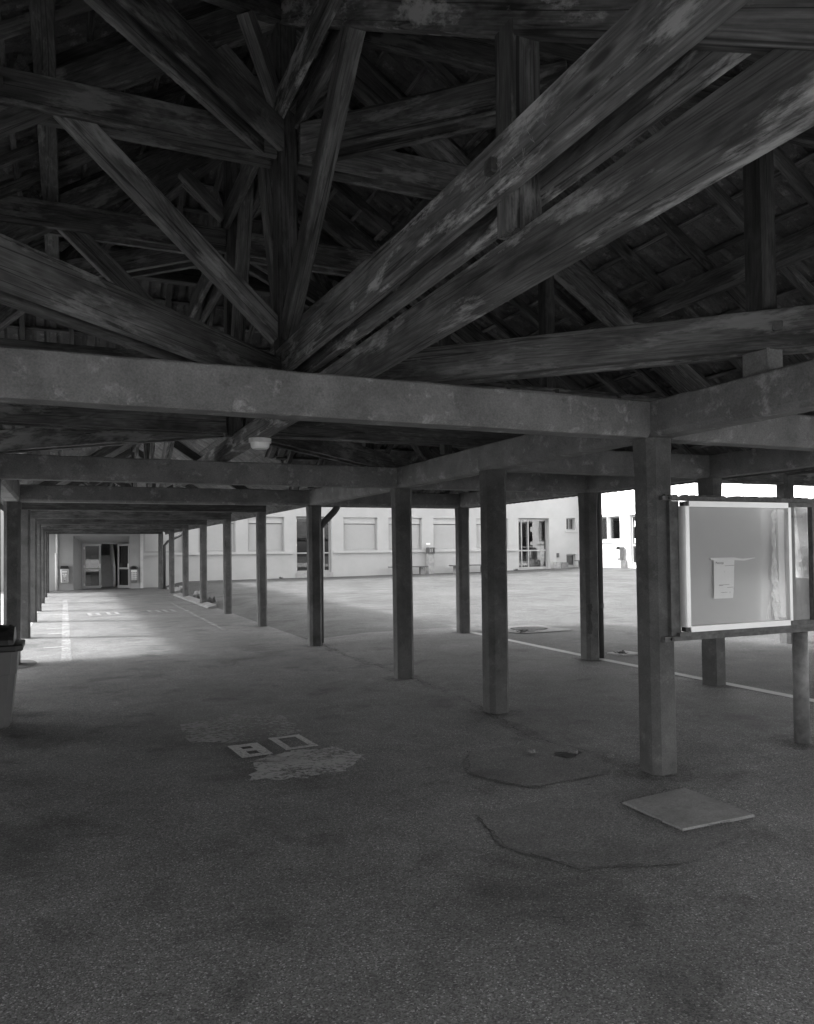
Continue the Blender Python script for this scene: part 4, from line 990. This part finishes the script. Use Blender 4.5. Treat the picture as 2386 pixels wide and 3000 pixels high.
# mossy top edge
m = MB()
for i in range(160):
    x = 3.86 + random.random() * 3.2; s = random.uniform(.004, .012); m.box(x - s * 1.5, x + s * 1.5, yb + .04, yb + .08, 1.9655, 1.966 + s)
o = m.obj('moss', MWEED, I4, NB); o['kind'] = 'stuff'
fx0, fx1, fz0, fz1 = 3.983, 5.04, 1.003, 1.927; yf0, yf1 = yb - .03, yb + .03; fw = .040
bar('frame_top', fx0 + .042, fx1 - .035, fz1 - fw, fz1, yf0, yf1, MALU, NB); bar('frame_bottom', fx0 + .042, fx1 - .035, fz0, fz0 + fw, yf0, yf1, MALU, NB)
m = MB(); m.prism([(0, 0), (.05, 0), (.05, .06), (.022, .06)], 0, 1); 
for nm, x0, s in (('frame_left', fx0, 1), ('frame_right', fx1, -1)):
    m = MB(); w_ = .042 if s > 0 else .036; e_ = 1.0 if s > 0 else .4; pts = [(0, yf1), (0, yf0 + .036), (.005 * s * e_, yf0 + .02), (.012 * s * e_, yf0 + .006), (.020 * s * e_, yf0), (w_ * s, yf0), (w_ * s, yf1)]
    za, zb_ = fz0 + .035, fz1 - .035
    m.add([(x0 + a, b, za) for a, b in pts] + [(x0 + a, b, zb_) for a, b in pts], [(i, (i + 1) % 7, 7 + (i + 1) % 7, 7 + i) for i in range(7)] + [tuple(range(7))[::-1], tuple(range(7, 14))])
    m.obj(nm, MALU, I4, NB)
for x, z in ((fx0 + .03, fz0 + .004), (fx0 + .03, fz1 - .034), (fx1 - .034, fz0 + .004), (fx1 - .034, fz1 - .034)):
    m = MB(); m.box(x - (.026 if x < 4.5 else 0), x + .03, yf0 + .012, yf1 - .004, z, z + .03); m.obj('corner_piece', MBLK, I4, NB)
bar('backing_panel', fx0 + .04, fx1 - .03, fz0 + .03, fz1 - .03, yb + .018, yb + .026, MPANEL, NB)
pn = MB(); pn.box(fx0 + .043, fx1 - .04, yf0 + .012, yf0 + .016, fz0 + fw, fz1 - fw); pn.obj('glass_pane', MGLB, I4, NB)
bar('slide_strip', fx1 - .11, fx1 - .045, fz0 + .048, fz1 - .048, yb + .004, yb + .016, MPAPER, NB)
yP = yb + .008
pp = MB(); nn = 9; v = []
for j in range(nn):
    t = j / (nn - 1); z = 1.505 - t * .278; x0 = 4.283 - .015 * t; x1 = 4.484 - .028 * t; dy = -.012 * math.sin(t * 2.6) * t - .002
    for k in range(4): v.append((x0 + (x1 - x0) * k / 3, yP + dy - .004 * math.sin(k), z))
pp.add(v, [(j * 4 + k, (j + 1) * 4 + k, (j + 1) * 4 + k + 1, j * 4 + k + 1) for j in range(nn - 1) for k in range(3)])
ppo = pp.obj('paper_sheet', MPAPER, I4, NB, 'sheet of paper hanging from tape inside the notice board', smooth=True)
m = MB(); m.add([(4.25, yP - .002, 1.522), (4.47, yP - .002, 1.523), (4.56, yP - .006, 1.512), (4.69, yP - .002, 1.518), (4.69, yP - .002, 1.515), (4.58, yP - .004, 1.497), (4.45, yP - .005, 1.504), (4.255, yP - .005, 1.505)], [(0, 1, 6, 7), (1, 2, 5, 6), (2, 3, 4, 5)]); m.obj('torn_tape', MPAPER, I4, NB)
def label_text(body, size, p, parent, mat=MINK, name='print'):
    cu = bpy.data.curves.new(name, 'FONT'); cu.body = body; cu.size = size; cu.resolution_u = 2
    me = text_mesh(cu); me.name = name; me.materials.clear(); me.materials.append(mat)
    return obj(name, me, T(*p) @ Matrix.Rotation(R(90), 4, 'X'), parent)
label_text('Planorga', .022, (4.292, yP - .011, 1.478), ppo)
for s_, x, z in (('1', 4.35, 1.415), ('2', 4.45, 1.42), ('3', 4.40, 1.265), ('4', 4.44, 1.29)): label_text(s_, .016, (x, yP - .03, z), ppo)
m = MB()
for x0, x1, z in ((4.36, 4.45, 1.462), (4.30, 4.40, 1.325), (4.30, 4.34, 1.32), (4.32, 4.38, 1.27), (4.38, 4.44, 1.305)): m.add([(x0, yP - .03, z), (x1, yP - .03, z + .002), (x1, yP - .03, z + .004), (x0, yP - .03, z + .002)], [(0, 1, 2, 3)])
m.obj('ruled_line', MINK, I4, ppo)['kind'] = 'stuff'
# crumpled protective film on the right of the pane
m = MB(); rows = 26; v = []; f = []
for j in range(rows + 1):
    t = j / rows; z = 1.87 - t * .82; wd = .022 + .075 * max(0, t - .35) ** .8 + .02 * math.exp(-((t) / .05) ** 2); xc = 4.885 - .022 * math.sin(t * 3.0) + .02 * t
    for k in range(5):
        v.append((xc + (k / 4 - .5) * wd * 1.3 + random.uniform(-.004, .004), yb + .0 + random.uniform(-.018, .006), z))
m.add(v, [(j * 5 + k, (j + 1) * 5 + k, (j + 1) * 5 + k + 1, j * 5 + k + 1) for j in range(rows) for k in range(4)]); m.obj('crumpled_film', MFILM, I4, NB, 'torn crumpled film hanging inside the right edge of the frame')
label_text('Planorga', .02, (4.90, yf0 + .009, 1.055), NB)
label_text('0', .03, (5.0, yf0 + .009, 1.84), NB)
for j in range(4):
    m = MB(); x = 4.80 + j * .018; m.add([(x, yb + .012, 1.055), (x + .004, yb + .012, 1.055), (x + .026, yb + .012, 1.055 + .10 + .05 * (j % 3)), (x + .022, yb + .012, 1.06 + .10 + .05 * (j % 3))], [(0, 1, 2, 3)]); m.obj('film_streak', MPAPER, I4, NB)
# second empty board to the right
N2 = thing('notice_board', (5.7, 4.22, 1.0), 'empty see-through acrylic board right of the framed notice board', 'notice board')
x0, x1 = 5.04, 6.25
bar('frame_top', x0, x1, 1.90, 1.932, yb + .01, yb + .03, MSTEEL, N2); bar('frame_bottom', x0, x1, .974, 1.03, yb + .01, yb + .03, MSTEEL, N2)
bar('frame_post', 5.285, 5.315, 1.03, 1.90, yb - .01, yb + .03, MSTEEL, N2)
bar('frame_right', x1 - .04, x1, 1.03, 1.90, yb + .01, yb + .03, MSTEEL, N2)
bar('acrylic_pane', x0, x1 - .04, 1.03, 1.90, yb + .031, yb + .035, MDUST, N2)
label_text('ION DE LYCEE', .022, (5.09, yb + .03, 1.82), N2)
m = MB(); m.add([(5.15, yb + .029, 1.89), (5.27, yb + .029, 1.89), (5.28, yb + .029, 1.36), (5.23, yb + .029, 1.36)], [(0, 1, 2, 3)]); m.obj('film_strip', dusty('thin_film', .5, .25), I4, N2)
pl = thing('steel_post', (5.35, YA, 0), 'round rusty steel post carrying the notice boards', 'post')
m = MB(); m.tube([(5.35, YA, -.02), (5.35, YA, .965)], .058, 16); m.obj('tube', MPOLE, I4, pl, smooth=True)
m = MB(); m.tube([(5.35, YA, -.03), (5.35, YA, .012)], .17, 20); m.obj('footing', MSLAB, I4, pl)

# ------------------------------------------------------------------ kerb stones, weeds, rubble along the walkway edge
for i in range(4):
    y0 = 22.6 + i * 1.95; y1 = y0 + 1.9; x0, x1 = 3.72, 3.99
    m = MB(); m.add([(x0, y0, .004), (x1, y0, .004), (x1, y1, .004), (x0, y1, .004), (x0 + .05, y0, .05), (x1, y0, .10), (x1, y1, .10), (x0 + .05, y1, .05)], [(0, 1, 5, 4), (1, 2, 6, 5), (2, 3, 7, 6), (3, 0, 4, 7), (4, 5, 6, 7)])
    tag(m.obj('kerb_stone', MSLAB), None, kind='structure')
for i, (x, y, s) in enumerate(((4.5, 29.6, .16), (4.7, 29.9, .11), (4.3, 33.6, .2), (4.55, 34.4, .14), (4.2, 35.4, .12))):
    m = MB(); n = 7; z0 = gz(x, y)
    ring = [(x + s * math.cos(a) * random.uniform(.7, 1.3), y + s * math.sin(a) * random.uniform(.7, 1.3)) for a in [2 * math.pi * k / n for k in range(n)]]
    m.add([(a, b, z0 - .03) for a, b in ring] + [(x + (a - x) * .6, y + (b - y) * .6, z0 + s * random.uniform(.5, .9)) for a, b in ring], [(k, (k + 1) % n, n + (k + 1) % n, n + k) for k in range(n)] + [tuple(range(n, 2 * n))])
    tag(m.obj('rubble_stone', MRUB), ('middling rubble lump nearest along the verge', 'small rubble lump just beside the nearest one on the verge', 'largest pale rubble lump on the verge by a far column', 'rubble lump right behind the largest one on the verge', 'smallest farthest rubble lump by the far downpipe')[i], 'stone', 'rubble lumps on the verge')
wlab = ['weed tuft at the foot of a far walkway column, nearest one', 'low weed tuft beside the kerb stones of the walkway', 'weed tuft close to the rubble on the verge', 'weed sprig by the far downpipe', 'small weed below the drain grate', 'little weed on the pale square cover', 'dead weed against the facade under the left glazed door', 'dry weed stalk at the foot of the white wing', 'flat weed clump beside the right glazed door']
for i, (x, y, h, sp) in enumerate(((4.25, 24.9, .22, .35), (4.2, 27.4, .18, .3), (4.3, 31.2, .16, .25), (4.25, 34.9, .25, .2), (7.75, 12.2, .06, .3), (7.45, 9.1, .06, .12), (9.9, 38.0, .1, .3), (28.05, 36.2, .5, .2), (23.6, 37.9, .12, .4))):
    m = MB(); z0 = gz(x, y)
    for k in range(26):
        a = random.uniform(0, 6.28); r0 = random.uniform(0, sp * .5); px, py = x + r0 * math.cos(a), y + r0 * math.sin(a); hh = h * random.uniform(.5, 1.1)
        dx, dy = random.uniform(-.12, .12), random.uniform(-.12, .12); ww = random.uniform(.008, .02)
        m.add([(px - ww, py, z0 - .01), (px + ww, py, z0 - .01), (px + dx * .5 + ww, py + dy * .5, z0 + hh * .6), (px + dx, py + dy, z0 + hh), (px + dx * .5 - ww, py + dy * .5, z0 + hh * .6)], [(0, 1, 2, 3, 4)])
    tag(m.obj('weed', MWEED), wlab[i], 'weed', 'weeds in the joints')
